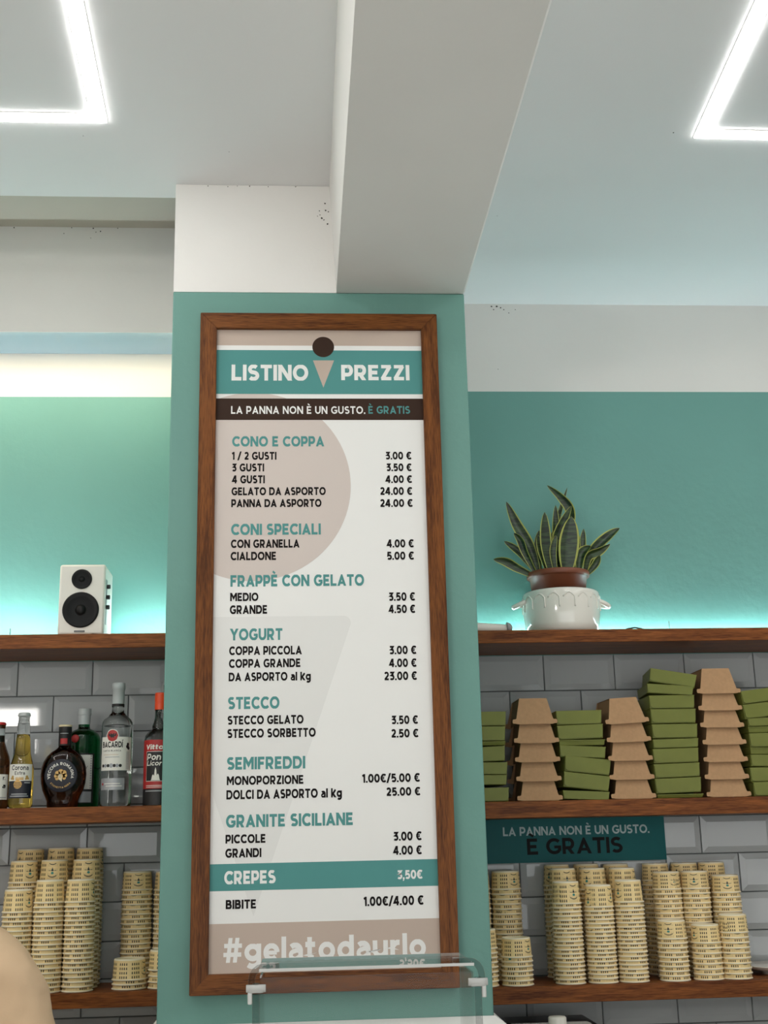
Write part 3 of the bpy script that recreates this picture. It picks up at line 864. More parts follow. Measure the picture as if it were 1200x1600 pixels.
def leaf(pts, width, yoff, fold=.25, twist=0., side=0.):
    """pts: (x, y) in the close view of the plant; yoff: distance behind the pot's middle"""
    base_y = pcy + yoff
    n0 = len(pts); P = []
    for k, (x, y) in enumerate(pts):
        yy = pcy + yoff * (.35 + .65 * k / (n0 - 1))
        p = at(760 + x / 5, 750 + y / 5, 1, yy); P.append(p - Vector((pcx - .004, pcy, ZR[0] + .022)))
    # smooth (Catmull-Rom)
    Q = []
    for k in range(n0 - 1):
        p0, p1, p2, p3 = P[max(k - 1, 0)], P[k], P[k + 1], P[min(k + 2, n0 - 1)]
        for j in range(6):
            u = j / 6
            Q.append(.5 * ((2 * p1) + (p2 - p0) * u + (2 * p0 - 5 * p1 + 4 * p2 - p3) * u * u + (3 * p1 - p0 - 3 * p2 + p3) * u ** 3))
    Q.append(P[-1]); n = len(Q)
    wm = width / 5 / 590
    rows_ = []
    for k, p in enumerate(Q):
        d = (Q[min(k + 1, n - 1)] - Q[max(k - 1, 0)]).normalized()
        s_ = k / (n - 1)
        w = wm * max(.02, (.42 + .58 * math.sin(PI * min(1, s_ / .55) / 2)) if s_ < .55 else math.cos((s_ - .55) / .45 * PI / 2) ** .8)
        fwd = Vector((0, -1, 0)); fwd = (fwd - d * fwd.dot(d)).normalized(); rt = d.cross(fwd)
        a = side + twist * s_
        r2 = rt * math.cos(a) + fwd * math.sin(a); n2 = fwd * math.cos(a) - rt * math.sin(a)
        row_ = []
        for e in (-.5, -.40, -.2, 0, .2, .40, .5):
            row_.append(p + r2 * (w * e) + n2 * (fold * w * (abs(e) * 1.2 - .3)))
        rows_.append(row_)
    vs = [[b.bm.verts.new(q) for q in r] for r in rows_]
    for k in range(n - 1):
        for e in range(6):
            f = b.bm.faces.new([vs[k][e], vs[k][e + 1], vs[k + 1][e + 1], vs[k + 1][e]])
            f.material_index = b.mi('leaf_edge' if e in (0, 5) else 'leaf'); f.smooth = True
b.mi('leaf'); b.mi('leaf_edge')
for args in [
    ([(470, 720), (505, 560), (560, 300), (632, 58)], 44, .045), ([(500, 720), (505, 520), (522, 398)], 56, .05),
    ([(420, 720), (395, 560), (412, 392)], 66, .04), ([(700, 720), (742, 560), (760, 380)], 66, .035),
    ([(560, 720), (545, 430), (540, 195)], 66, .02), ([(590, 720), (640, 430), (655, 250), (585, 140), (474, 42)], 84, .012, .3, .5),
    ([(405, 725), (335, 520), (235, 350), (155, 170)], 104, .02, .3, -.2), ([(380, 725), (300, 570), (262, 470), (215, 415)], 64, -.02, .5, .5),
    ([(385, 720), (262, 570), (138, 478)], 66, .0, .4), ([(370, 752), (240, 690), (150, 640), (55, 620)], 78, -.03, .4, .3),
    ([(590, 720), (548, 470), (665, 200)], 84, -.005, .3), ([(480, 722), (430, 560), (402, 430)], 64, -.01, .2),
    ([(505, 722), (465, 500), (455, 250)], 96, -.02, .2), ([(540, 720), (520, 560), (545, 430)], 60, -.03),
    ([(630, 722), (642, 520), (664, 285)], 170, -.045, .18), ([(780, 722), (830, 560), (950, 440), (1040, 375)], 92, .02, .5, .6),
    ([(770, 722), (800, 600), (880, 560), (966, 500)], 76, -.02, .5, -.5), ([(790, 735), (850, 660), (886, 588)], 62, -.03, .4),
    ([(720, 722), (740, 580), (815, 515)], 84, -.04, .5, .4), ([(690, 722), (705, 600), (720, 420)], 60, .0, .2)]:
    leaf(*args)
b.build('foliage', t, fix=False)

# things by the pot
c0 = at(770, 977, 1, .53)
b = MB()
mx = Matrix.Rotation(PI / 2, 4, 'Y')
x0_ = PW + .012; xe = at(803, 980, 1, .52).x; xm = at(791.5, 980, 1, .52).x
L_ = xm - x0_
rb = (at(746, 971.5, 1, .52).z - ZR[0]) / 2 + .001; rs = (at(790, 977, 1, .52).z - ZR[0]) / 2 + .001
pts = [(0, 0), (rb, 0), (rs, L_), (0, L_)]
b.lathe(pts, 'white_gloss', 24, mx=mx)
for v in b.bm.verts: v.co.z += rb * (1 - v.co.x / L_) + rs * v.co.x / L_
o_t = thing('white_tube', 'white tapered tube with grey rounded end lying on shelf beside the pillar', 'tube', (x0_, .52, ZR[0]))
b.build('tube_body', o_t)
b = MB(); R2 = .0155
b.lathe([(0, 0), (R2, 0), (R2, .003), (R2 * .8, .010), (R2 * .45, .0145), (0, .016)], 'grey', 24, c=(0, 0, 0), mx=mx)
for v in b.bm.verts: v.co.z += R2; v.co.x += L_
b.build('end_cap', o_t, label='grey rounded end cap')
c0 = at(975, 982, 1, .49); c1 = at(1007, 982, 1, .49); cw = at(1046, 980, 1, .49)
b = MB(); b.tube([(0, .01, .002), (.01, 0, .005), ((c1.x - c0.x) / 2, -.004, .0075), (c1.x - c0.x - .008, 0, .005), (c1.x - c0.x, .01, .002)], .002, 'black', 8)
o = b.build('cable_loop', None, (c0.x, .49, ZR[0])); tag(o, 'low loop of black cable on the upper right shelf edge', 'cable')
b = MB(); b.tube([(.004, .03, .001), (0, .0, .0015), (0, 0, .016), (-.0005, 0, .024)], .0010, 'grey', 6)
o = b.build('wire_end', None, (cw.x, .49, ZR[0])); tag(o, 'short grey wire end standing up right of the plant', 'wire')

# ------------------------------------------------------------------ bottles
BZ = ZL[1]
def cyl_place(r, a_c, eps=.0006):
    """x along the round face (metres), z height -> point on a cylinder of radius r, a_c the facing angle"""
    def f(x, z, li):
        a = a_c + x / r; rr = r + eps + li * .00003
        return (rr * math.sin(a), -rr * math.cos(a), z)
    return f
def patch(mb, r, a_c, x0, x1, z0, z1, m, eps=.0003, rtop=None, n=16):
    for k in range(n):
        xa = x0 + (x1 - x0) * k / n; xb = x0 + (x1 - x0) * (k + 1) / n
        f0 = cyl_place(r, a_c, eps)
        mb.face([f0(xa, z0, 0), f0(xb, z0, 0), f0(xb, z1, 0), f0(xa, z1, 0)], m, True)
def disc_patch(mb, r, a_c, cx, cz, rad, m, eps, sx=1., n=28):
    f0 = cyl_place(r, a_c, eps)
    # a fan of strips so that it follows the round face
    K = 10
    for k in range(K):
        xa = -rad + 2 * rad * k / K; xb = -rad + 2 * rad * (k + 1) / K
        ha = math.sqrt(max(0, rad * rad - xa * xa)); hb_ = math.sqrt(max(0, rad * rad - xb * xb))
        pts = [f0(cx + xa * sx, cz - ha, 0), f0(cx + xb * sx, cz - hb_, 0), f0(cx + xb * sx, cz + hb_, 0), f0(cx + xa * sx, cz + ha, 0)]
        if ha < 1e-6: pts = [pts[0], pts[1], pts[2]]
        if hb_ < 1e-6: pts = [pts[0], pts[1], pts[3]]
        mb.face(pts, m)
def zpix(px, py, y): return at(px, py, 1, y).z - BZ
def bl(px, py, y): return (at(px, py, 1, y).x, y, BZ)

# pale lager bottle
y = .497; loc = bl(31.5, 1250, y)
ht = zpix(37.5, 1114, y); r = .0305
t = thing('beer_bottle', 'clear pale lager bottle with white and navy label on the middle left shelf', 'bottle', loc, 0, 'bottles on the middle left shelf')
b = MB()
zn = zpix(35, 1148, y)
b.lathe([(0, .003), (r * .8, .001), (r * .97, .004), (r, .012), (r, .088), (r * .97, .100), (r * .86, .115), (r * .68, .135), (r * .585, zn - .012), (r * .56, zn)] + [(0, zn)], 'g_amber', 40)
b.build('bottle_body', t)
b = MB(); b.lathe([(r * .56, zn + .0003), (r * .50, ht - .028), (r * .43, ht - .018), (r * .47, ht - .016), (r * .47, ht - .010), (r * .42, ht - .008), (0, ht - .008)], 'g_clear', 32); b.build('neck', t)
b = MB(); rc = r * .49
b.lathe([(rc * .6, ht - .0085), (rc * 1.06, ht - .0085), (rc * 1.08, ht - .006), (rc, ht - .002), (rc * .9, ht), (0, ht)], 'foil', 26, smooth=False); b.build('crown_cap', t)
b = MB(); a_c = math.radians(4)
zl0, zl1, zm = zpix(31, 1248, y), zpix(32, 1195, y), zpix(32, 1221, y)
patch(b, r, a_c, -.034, .034, zm, zl1, 'label_white'); patch(b, r, a_c, -.034, .034, zl0, zm, 'label_navy')
f0 = cyl_place(r, a_c)
put_text(b, 'Corona', -.0215, .0215, zl1 - .015, .0125, 'label_navy', f0, .17)
put_text(b, 'Extra', -.0125, .0125, zl1 - .0265, .009, 'label_navy', f0, .15)
for k in range(5):   # little gold crown
    cx = -.008 + .004 * k
    b.face([f0(cx - .0018, zm + .004, 0), f0(cx + .0018, zm + .004, 0), f0(cx + .0012, zm + .0085, 0), f0(cx, zm + .0105, 0), f0(cx - .0012, zm + .0085, 0)], 'label_gold')
patch(b, r, a_c, -.010, .010, zm + .002, zm + .004, 'label_gold', .0007)
for s_ in (-1, 1):
    for (dx, dz, rr) in ((.018, .010, .0035), (.021, .006, .003), (.016, .005, .0028)):
        disc_patch(b, r, a_c, s_ * dx, zm + dz, rr, 'label_gold', .0007)
disc_patch(b, r, a_c, -.004, zm - .0085, .0105, 'label_gold', .0008)
for k, wd in enumerate((.007, .0085, .006)):
    patch(b, r, a_c, -.004 - wd, -.004 + wd, zm - .006 - .005 * k, zm - .0045 - .005 * k, 'label_navy', .0011, n=6)
patch(b, r, a_c, .012, .028, zm - .006, zm - .003, 'label_grey', .0008); patch(b, r, a_c, -.020, .020, zl0 + .009, zl0 + .0115, 'label_grey', .0008)
patch(b, r, a_c, -.024, .024, zl0 + .004, zl0 + .0065, 'label_grey', .0008)
b.build('label_wrap', t, fix=False)

# dark beer bottle at the left edge
y = .497; loc = bl(-7, 1250, y); ht = zpix(-3, 1129, y)
t = thing('beer_bottle', 'dark brown beer bottle with red cap left of the pale lager bottle', 'bottle', loc, 0, 'bottles on the middle left shelf')
b = MB(); r = .0305
b.lathe([(0, .002), (r * .95, 0), (r, .006), (r, .115), (r * .95, .128), (r * .7, .148), (r * .5, .165), (r * .45, ht - .02), (r * .5, ht - .012), (r * .5, ht - .006), (0, ht - .006)], 'g_brown', 36); b.build('bottle_body', t)
b = MB(); rc = r * .5
b.lathe([(rc * .6, ht - .007), (rc * 1.06, ht - .007), (rc * 1.08, ht - .005), (rc, ht - .001), (rc * .85, ht), (0, ht)], 'red_cap', 26); b.build('crown_cap', t)
b = MB(); b.lathe([(r * .47, .166), (r * .475, .200), (r * .47, ht - .022)], 'foil', 30, smooth=True); b.build('neck_foil', t)
b = MB()
a_c = math.radians(8); patch(b, r, a_c, -.036, .036, .022, .084, 'label_white'); f0 = cyl_place(r, a_c)
put_text(b, 'r.', .016, .025, .070, .011, 'label_black', f0, .2); put_text(b, 'a', .017, .026, .050, .012, 'label_black', f0, .24, .2)
patch(b, r, a_c, -.03, .03, .026, .028, 'label_grey', .0008)
b.build('label_wrap', t, fix=False)

# round flat brandy flask
y = .515; loc = bl(97.5, 1250, y); ht = zpix(100, 1133, y)
t = thing('brandy_bottle', 'dark round flat brandy flask with gold head emblem on black medallion', 'bottle', loc, 0, 'bottles on the middle left shelf')
hw = .0590
zc = zpix(97, 1213, y)
znk = zpix(100, 1168, y)
zz_ = lambda py: zpix(98, py, y)
prof = [(0, .004), (.034, .001), (.037, 0), (.0385, .003), (.0395, zz_(1251.5)), (.0455, zz_(1243)), (.0515, zz_(1235)), (.0560, zz_(1224)), (.0578, zz_(1211)), (.0560, zz_(1199)), (.0515, zz_(1190)), (.0440, zz_(1182)), (.0340, zz_(1175.5)), (.0235, zz_(1171.5))]
prof += [(.0165, znk), (.0150, znk + .006), (.0150, znk + .012), (0, znk + .012)]
b = MB(); b.lathe(prof, 'g_brandy', 48, sy=.60); b.build('bottle_body', t)
b = MB()
b.lathe([(.0158, znk + .004), (.0160, znk + .020), (.0158, ht - .022), (.0163, ht - .021), (.0163, ht - .005)], 'label_black', 32)
b.lathe([(.0168, ht - .005), (.0168, ht - .001), (.0155, ht), (0, ht)], 'cream_cap', 32)
patch(b, .016, 0, -.009, .009, znk + .008, znk + .022, 'label_red'); patch(b, .0163, 0, -.011, .011, ht - .023, ht - .0215, 'label_grey', .0004)
b.build('neck_capsule', t, fix=False)
b = MB()
yf = -hw * .60 - .0008
b.lathe([(0, 0), (.0395, 0), (.041, -.0012), (.041, -.004)], 'label_navy', 48, mx=Matrix.Translation((0, yf - .0012, zc)) @ Matrix.Rotation(PI / 2, 4, 'X'))
fl = lambda x, z, li: (x, yf - .0020 - li * .00003, z)
arc_text(b, 'VECCHIA ROMAGNA', 0, zc, .0260, .0072, PI / 2, 'label_white', fl, .19, spread=.92)
arc_text(b, 'ETICHETTA NERA', 0, zc, .0275, .0042, -PI / 2, 'label_gold', fl, .17, inside=True)
# curly haired head in profile, gold
for (dx, dz, rr) in [(-.008, .006, .0062), (0, .010, .0062), (.008, .007, .0062), (-.011, -.001, .0052), (.011, .0, .0052), (-.009, -.007, .0045), (.009, -.006, .0045), (.005, -.001, .005), (-.003, .002, .0045)]:
    b.face([fl(dx + rr * math.cos(2 * PI * k / 16), zc + dz + rr * math.sin(2 * PI * k / 16), 1) for k in range(16)], 'label_gold')
b.face([fl(-.005, zc + .004, 2), fl(-.0052, zc - .002, 2), fl(-.007, zc - .004, 2), fl(-.005, zc - .005, 2), fl(-.0045, zc - .010, 2), fl(0, zc - .012, 2), fl(.003, zc - .015, 2), fl(.004, zc - .004, 2), fl(.002, zc + .004, 2)][::-1], 'cream_cap')
for dz in (.002, -.003): b.face([fl(-.004, zc + dz, 3), fl(.001, zc + dz, 3), fl(.001, zc + dz - .001, 3), fl(-.004, zc + dz - .001, 3)], 'label_navy')
b.build('medallion', t, fix=False)

# green gin bottle
y = .600; loc = bl(127, 1250, y); ht = zpix(128.5, 1107.5, y); r = .0445
t = thing('gin_bottle', 'dark green gin bottle with red seal behind the round brandy flask', 'bottle', loc, 0, 'bottles on the middle left shelf')
b = MB(); zs = zpix(128, 1150, y)
b.lathe([(0, .003), (r * .96, 0), (r, .006), (r, zs - .012), (r * .96, zs - .004), (r * .84, zs + .006), (r * .6, zs + .014), (.0165, zs + .018), (.0150, zs + .024), (.0150, ht - .035), (0, ht - .035)], 'g_green', 40); b.build('bottle_body', t)
b = MB(); b.lathe([(.0158, ht - .042), (.0165, ht - .018), (.0175, ht - .017), (.0175, ht - .001), (.0165, ht), (0, ht)], 'foil', 24, smooth=False); b.build('cap', t)
b = MB(); a_c = math.radians(6)
lz0, lz1 = zpix(140, 1234, y), zpix(140, 1181, y)
patch(b, r, a_c, -.032, .034, .012, lz1 + .004, 'label_black'); patch(b, r, a_c, -.026, .028, lz0, lz1, 'label_white', .0006)
for k in range(14):
    zz = lz0 + (lz1 - lz0) * (k + .5) / 14
    disc_patch(b, r, a_c, .0245, zz, .0022, 'label_grey', .0009); disc_patch(b, r, a_c, -.0225, zz, .0022, 'label_grey', .0009)
put_text(b, 'y', .008, .014, lz0 + .050, .012, 'label_black', cyl_place(r, a_c, .0009), .12, .2)
patch(b, r, a_c, -.026, .028, .014, lz0 - .006, 'label_grey', .0006)
b.build('label_wrap', t, fix=False)
b = MB(); sc_ = at(117.5, 1154, 1, y - r)
sx_ = sc_.x - loc[0]; szz = sc_.z - BZ
b.lathe([(0, .004), (.0095, .004), (.0105, .002), (.0105, 0)], 'label_red', 28, mx=Matrix.Translation((sx_, -math.sqrt(max(0, r * r - sx_ * sx_)) * .98, szz)) @ Matrix.Rotation(math.radians(-14), 4, 'Z') @ Matrix.Rotation(PI / 2, 4, 'X'))
b.build('wax_seal', t, label='red round seal')

# clear rum bottle
y = .530; loc = bl(180, 1250, y); ht = zpix(182.5, 1067.5, y); r = .0400
t = thing('rum_bottle', 'clear white rum bottle with bat emblem label and silver capped neck', 'bottle', loc, 0, 'bottles on the middle left shelf')
zs = zpix(181, 1132, y)
b = MB(); b.lathe([(0, .010), (r * .5, .006), (r * .85, .001), (r * .97, .003), (r, .010), (r, zs - .004), (r * .97, zs + .004), (r * .86, zs + .012), (r * .6, zs + .021), (.0165, zs + .030), (.0150, zs + .040), (.0148, ht - .06), (0, ht - .06)], 'g_clear', 44); b.build('bottle_body', t)
b = MB(); zk = zpix(182, 1104, y)
b.lathe([(.0163, zk - .001), (.0163, zk + .006)], 'label_black', 30)
b.lathe([(.0158, zk + .005), (.0158, ht - .018), (.0172, ht - .017), (.0172, ht - .002), (.016, ht), (0, ht)], 'foil', 30)
put_text(b, 'Bacardi', -.011, .012, zk + .014, .006, 'label_grey', cyl_place(.0158, -.1), .08, .15, tz=.22) if False else None
b.build('neck_capsule', t)
b = MB(); a_c = math.radians(-8)
lz1, lz0 = zpix(181, 1153, y), zpix(180, 1205, y)
patch(b, r, a_c, -.036, .055, lz0, lz1, 'label_white')
disc_patch(b, r, a_c, -.001, lz1 + .003, .0165, 'label_white', .0004)
disc_patch(b, r, a_c, -.001, lz1 + .003, .0145, 'label_red', .0008)
f0 = cyl_place(r, a_c, .0011)
bat = [(-.0105, .006), (-.006, .004), (-.003, .006), (0, .003), (.003, .006), (.006, .004), (.0105, .006), (.009, -.002), (.006, -.001), (.003, -.006), (0, -.004), (-.003, -.006), (-.006, -.001), (-.009, -.002)]
cz_ = lz1 + .003
for k in range(len(bat)):   # the bat as a fan of triangles
    p, q = bat[k], bat[(k + 1) % len(bat)]
    b.face([f0(-.001, cz_, 0), f0(-.001 + q[0], cz_ + q[1], 0), f0(-.001 + p[0], cz_ + p[1], 0)], 'label_black')
put_text(b, 'BACARDÍ', -.030, .0270, lz1 - .027, .0150, 'label_black', cyl_place(r, a_c, .0008), .21)
put_text(b, 'CARTA BLANCA', -.028, .022, lz1 - .037, .0040, 'label_black', cyl_place(r, a_c, .0008), .16, gap=.22)
patch(b, r, a_c, -.024, .016, lz1 - .0455, lz1 - .0448, 'label_gold', .0008); patch(b, r, a_c, -.020, .018, lz1 - .052, lz1 - .0505, 'label_grey', .0008)
for k, (dx, rr) in enumerate(((-.026, .004), (-.018, .0045), (-.010, .004), (-.002, .0055), (.006, .004), (.013, .0045), (.021, .004))):
    disc_patch(b, r, a_c, dx, lz0 + .012, rr, 'label_black' if k % 2 == 0 else 'label_grey', .0008)
for k in range(16): patch(b, r, a_c, .036, .047, lz0 + .004 + k * .0028, lz0 + .005 + k * .0028, 'label_grey', .0008, n=4)
for (dx, dz, rr) in ((.041, .066, .004), (.040, .060, .005), (.043, .056, .004)): disc_patch(b, r, a_c, dx, lz0 + dz, rr, 'label_black', .0008)
z5, z6 = zpix(180, 1235, y), zpix(180, 1217, y)
patch(b, r, a_c, -.034, .034, z5, z6, 'label_grey')
patch(b, r, a_c, -.02, .022, (z5 + z6) / 2, (z5 + z6) / 2 + .002, 'label_white', .0006); patch(b, r, a_c, -.015, .027, (z5 + z6) / 2 - .006, (z5 + z6) / 2 - .004, 'label_white', .0006)
disc_patch(b, r, a_c, -.026, (z5 + z6) / 2, .003, 'label_red', .0006)
b.build('label_wrap', t, fix=False)

# red labelled liqueur bottle with orange cap
y = .530; loc = bl(247.5, 1250, y); ht = zpix(249.5, 1083, y); r = .0395
t = thing('liqueur_bottle', 'clear liqueur bottle with red label and orange cap beside the pillar', 'bottle', loc, 0, 'bottles on the middle left shelf')
zs = zpix(248, 1150, y)
b = MB(); b.lathe([(0, .004), (r * .97, .001), (r, .006), (r, zs - .01), (r * .95, zs), (r * .8, zs + .008), (.021, zs + .016), (.0205, zs + .026), (.0165, zs + .036), (.0140, zs + .048), (.0138, ht - .03), (0, ht - .03)], 'g_clear', 44); b.build('bottle_body', t)
b = MB(); zo = zpix(249, 1109.5, y)
b.lathe([(.0150, zo), (.0152, zo + .018), (.0144, zo + .020), (.0152, zo + .022), (.0152, ht - .008), (.0144, ht - .007), (.0150, ht - .005), (.0146, ht), (0, ht)], 'orange', 30); b.build('cap', t, label='orange screw cap')
b = MB(); a_c = math.radians(2)
zr1, zr0 = zpix(248, 1157.5, y), zpix(247, 1233, y)
patch(b, r, a_c, -.062, .062, .002, zr0, 'label_black', n=30)
patch(b, r, a_c, -.062, .062, zr0, zr1, 'label_red', n=30)
f0 = cyl_place(r, a_c, .0009)
zb1, zb0 = zpix(248, 1176, y), zpix(247, 1221, y)
patch(b, r, a_c, -.034, .034, zb0 - .0012, zb1 + .0012, 'label_white', .0005, n=20); patch(b, r, a_c, -.033, .033, zb0, zb1, 'label_black', .0007, n=20)
f0 = cyl_place(r, a_c, .0011)
put_text(b, 'Vitto', -.036, .012, zb1 + .006, .0125, 'label_white', f0, .24, .12)
put_text(b, 'Pon', -.031, .006, zb1 - .021, .0165, 'label_white', f0, .19, .15)
put_text(b, 'Licor', -.031, .008, zb1 - .035, .0125, 'label_white', f0, .17, .2)
for dx, hgt, wd in ((-.006, .034, .004), (-.012, .016, .005), (.0, .018, .005), (-.006, .014, .012)):
    b.face([f0(dx - wd, zb0 + .001, 1), f0(dx + wd, zb0 + .001, 1), f0(dx + wd * .5, zb0 + hgt * .8, 1), f0(dx, zb0 + hgt, 1), f0(dx - wd * .5, zb0 + hgt * .8, 1)], 'label_white')
patch(b, r, a_c, -.033, .03, zr0 + .007, zr0 + .0085, 'label_white', .0006); patch(b, r, a_c, -.033, .03, zr0 + .003, zr0 + .0045, 'label_white', .0006)
patch(b, r, a_c, -.036, .03, zr0 - .007, zr0 - .0045, 'label_grey', .0006)
b.build('label_wrap', t, fix=False)

# bottle behind it
y = .625; loc = bl(258, 1250, y); ht = zpix(259, 1066.5, y); r = .035
t = thing('liqueur_bottle', 'clear bottle with white cap half hidden behind the orange capped bottle', 'bottle', loc, 0, 'bottles on the middle left shelf')
b = MB(); zs = zpix(258, 1135, y)
b.lathe([(0, .004), (r * .97, .001), (r, .006), (r, zs - .012), (r * .9, zs), (r * .6, zs + .014), (.016, zs + .026), (.0148, zs + .05), (.0145, ht - .04), (0, ht - .04)], 'g_clear', 36); b.build('bottle_body', t)
b = MB(); b.lathe([(.0165, ht - .046), (.0172, ht - .01), (.0165, ht), (0, ht)], 'foil', 28)
patch(b, .017, -.2, -.006, .012, ht - .034, ht - .008, 'label_black', .0004); b.build('cap', t, fix=False)

# ------------------------------------------------------------------ kraft burger trays
def tray_mesh():
    b = MB()
    w2, w1, h, dp = .0490, .0365, .068, .150
    bk = .016                     # how far the front leans back
    th = .0012
    # front and back panels with rounded ears at the lip
    for side in (0, 1):
        prof = [(-w2 - .0088, .0015), (-w2 - .0100, .004), (-w2 - .0100, .0095), (-w2 - .008, .0125), (-w2 - .002, .0125), (-w2 + .0006, .0140)]
        P = [(-w2 + .004, -.0005), (-w2 - .004, .0015)] + prof + [(-w1, h), (w1, h)] + [(-x, z) for x, z in prof[::-1]] + [(w2 + .004, .0015), (w2 - .004, -.0005)]
        fr = []; bkf = []
        for x, z in P:
            yy = bk * max(0, z) / h
            y0_ = yy if side == 0 else dp - yy
            sgn = 1 if side == 0 else -1
            fr.append((x, y0_, z)); bkf.append((x * .999, y0_ + sgn * th, z))
        b.face(fr, 'kraft'); b.face(bkf[::-1], 'kraft_in')
        n = len(P)
        for k in range(n): b.face([fr[k], fr[(k + 1) % n], bkf[(k + 1) % n], bkf[k]], 'kraft')
    # slanted sides and the top
    for s in (-1, 1):
        for o_ in (.008, .008 + th):
            b.face([(s * (w2 - o_), .003, .003), (s * (w2 - o_), dp - .003, .003), (s * (w1 - o_ * .3), dp - bk, h - .0006), (s * (w1 - o_ * .3), bk, h - .0006)], 'kraft_in')
    b.face([(-w1, bk, h), (w1, bk, h), (w1, dp - bk, h), (-w1, dp - bk, h)], 'kraft')
    return b.build('burger_tray', fix=False)
tray0 = tray_mesh(); tray_used = [False]
NTH = ['topmost', 'second', 'third', 'fourth', 'fifth', 'sixth', 'seventh', 'eighth', 'ninth', 'tenth', 'eleventh', 'twelfth', 'thirteenth', 'fourteenth', 'fifteenth', 'sixteenth', 'seventeenth', 'eighteenth', 'nineteenth', 'twentieth', 'twenty-first', 'twenty-second', 'twenty-third', 'twenty-fourth', 'twenty-fifth', 'twenty-sixth', 'twenty-seventh', 'twenty-eighth']
def nth(k): return 'topmost' if k == 0 else NTH[k] + ' from top'
def copy_obj(src, flag):
    if not flag[0]: flag[0] = True; return src
    o = src.copy(); C.objects.link(o); return o
X6 = lambda x: 730 + x / 2.553
Y6 = lambda y: 1010 + y / 2.553
for desc, lst in {
    'the stack nearest the pillar': [(183, 360, 0, 0), (190, 365, 0, 0), (194, 370, 0, 0), (198, 376, 0, 0), (203, 380, 0, 0)],
    'the shorter stack amid green boxes': [(553, 728, 3.2, 3), (558, 736, 1.2, 1), (565, 742, 0, 1), (570, 749, 0, 0), (577, 755, 0, 0)],
    'the tallest tray stack': [(915, 1096, 0, -1), (920, 1103, 0, 0), (928, 1110, -.5, 0), (937, 1120, 0, 1), (942, 1125, 0, 0), (945, 1131, 0, 0), (955, 1138, 0, 0)]}.items():
    n = len(lst)
    hgt = (1249 - Y6(306)) if n < 7 else (Y6(600) - Y6(187))
    zl = [at(X6(l[0]), Y6({5: 610, 7: 600}[n] if k == n - 1 else 0), 1, .47) for k, l in enumerate(lst)]
    top_px = {'the stack nearest the pillar': 309, 'the shorter stack amid green boxes': 306, 'the tallest tray stack': 187}[desc]
    ztop = at(X6((lst[0][0] + lst[0][1]) / 2), Y6(top_px), 1, .472).z
    zbot = ZR[1] + .0012
    for k, (xl, xr, roll, yaw) in enumerate(lst):
        z = ztop + (zbot - ztop) * k / (n - 1)
        yp = Y6(top_px + ({5: 608, 7: 600}[n] - top_px) * k / (n - 1))
        xm_ = at(X6((xl + xr) / 2), yp, 1, .472).x
        o = copy_obj(tray0, tray_used)
        o.location = (xm_, .472, z); o.rotation_euler = (0, math.radians(-roll), math.radians(yaw))
        tag(o, f'kraft card tray, {nth(k)} of {desc}, middle right shelf', 'food tray', 'kraft trays on the middle right shelf')

# ------------------------------------------------------------------ green boxes
def gbox_mesh(h, var):
    b = MB(); w, d = .1220, .165
    tp = lambda v: (v.x * (1 - .03 * (1 - v.z / h)), v.y + .004 * (1 - v.z / h) * (1 if v.y < d / 2 else -1), v.z)
    b.box(-w / 2, w / 2, .0012, d, 0, h - .0004, 'green_box', .0014, taper=tp)
    # lid and tucked front flap
    b.box(-w / 2 - .0004, w / 2 + .0004, .0, d + .0004, h - .0026, h, 'green_box', .0009)
    fl_ = [(-w / 2 + .001, h - .001), (w / 2 - .001, h - .001), (w / 2 - .003, h * .16), (w / 2 - .010, h * .06), (-w / 2 + .010, h * .06), (-w / 2 + .003, h * .16)]
    if h > .02: b.prism(fl_[::-1], -.0006, .0018, 'green_box')
    return b.build('green_box_mesh', None)
def g_stack(desc, lst, mode):
    n = len(lst)
    for k, L_ in enumerate(lst):
        xa, yt, yb_, roll, rz = L_
        W6 = 187
        xm6 = xa + W6 / 2 if mode == 'l' else xa - W6 / 2
        ypx = Y6(yb_)
        p = at(X6(xm6), ypx, 1, .474); q = at(X6(xm6), Y6(yt), 1, .474)
        h = max(.008, q.z - p.z - .0008)
        o = gbox_mesh(h, k)
        o.name = 'green_box'
        z = p.z
        if k == n - 1: z = ZR[1] + .0008; 
        o.location = (p.x, .474, z)
        o.rotation_euler = (0, math.radians(-roll), math.radians(rz))
        tag(o, f'green folded card box, {nth(k)} of {desc}', 'box', 'green boxes on the middle right shelf')
# (edge x, top y, bottom y at the middle of the front, tilt, turn)
g_stack('the stack half hidden by the pillar', [(158, 259, 317, 0, 0), (155, 318, 377, -.5, 0), (155, 378, 395, 0, 0), (155, 400, 460, 2, 0), (162, 461, 511, -1, 0), (160, 512, 552, -.5, 0), (168, 553, 610, 0, 0)], 'r')
g_stack('the stack between two tray stacks', [(355, 254, 311, .5, 1), (361, 311, 369, 1.5, 0), (366, 371, 394, 0, 0), (368, 396, 443, -3, 0), (386, 442, 506, -6.5, 2), (382, 507, 569, -7, 1), (382, 571, 607, -3, 0)], 'l')
g_stack('the tallest stack of green boxes', [(724, 98, 152, -10.5, -8), (716, 152, 190, -5, -6), (726, 193, 247, 0, -1), (732, 248, 306, 0, 0), (738, 308, 365, 0, 0), (741, 367, 404, .8, 0), (743, 405, 464, 1, 0), (748, 465, 522, 1.4, 0), (753, 523, 584, 1.4, 0), (758, 586, 602, 0, 0)], 'l')
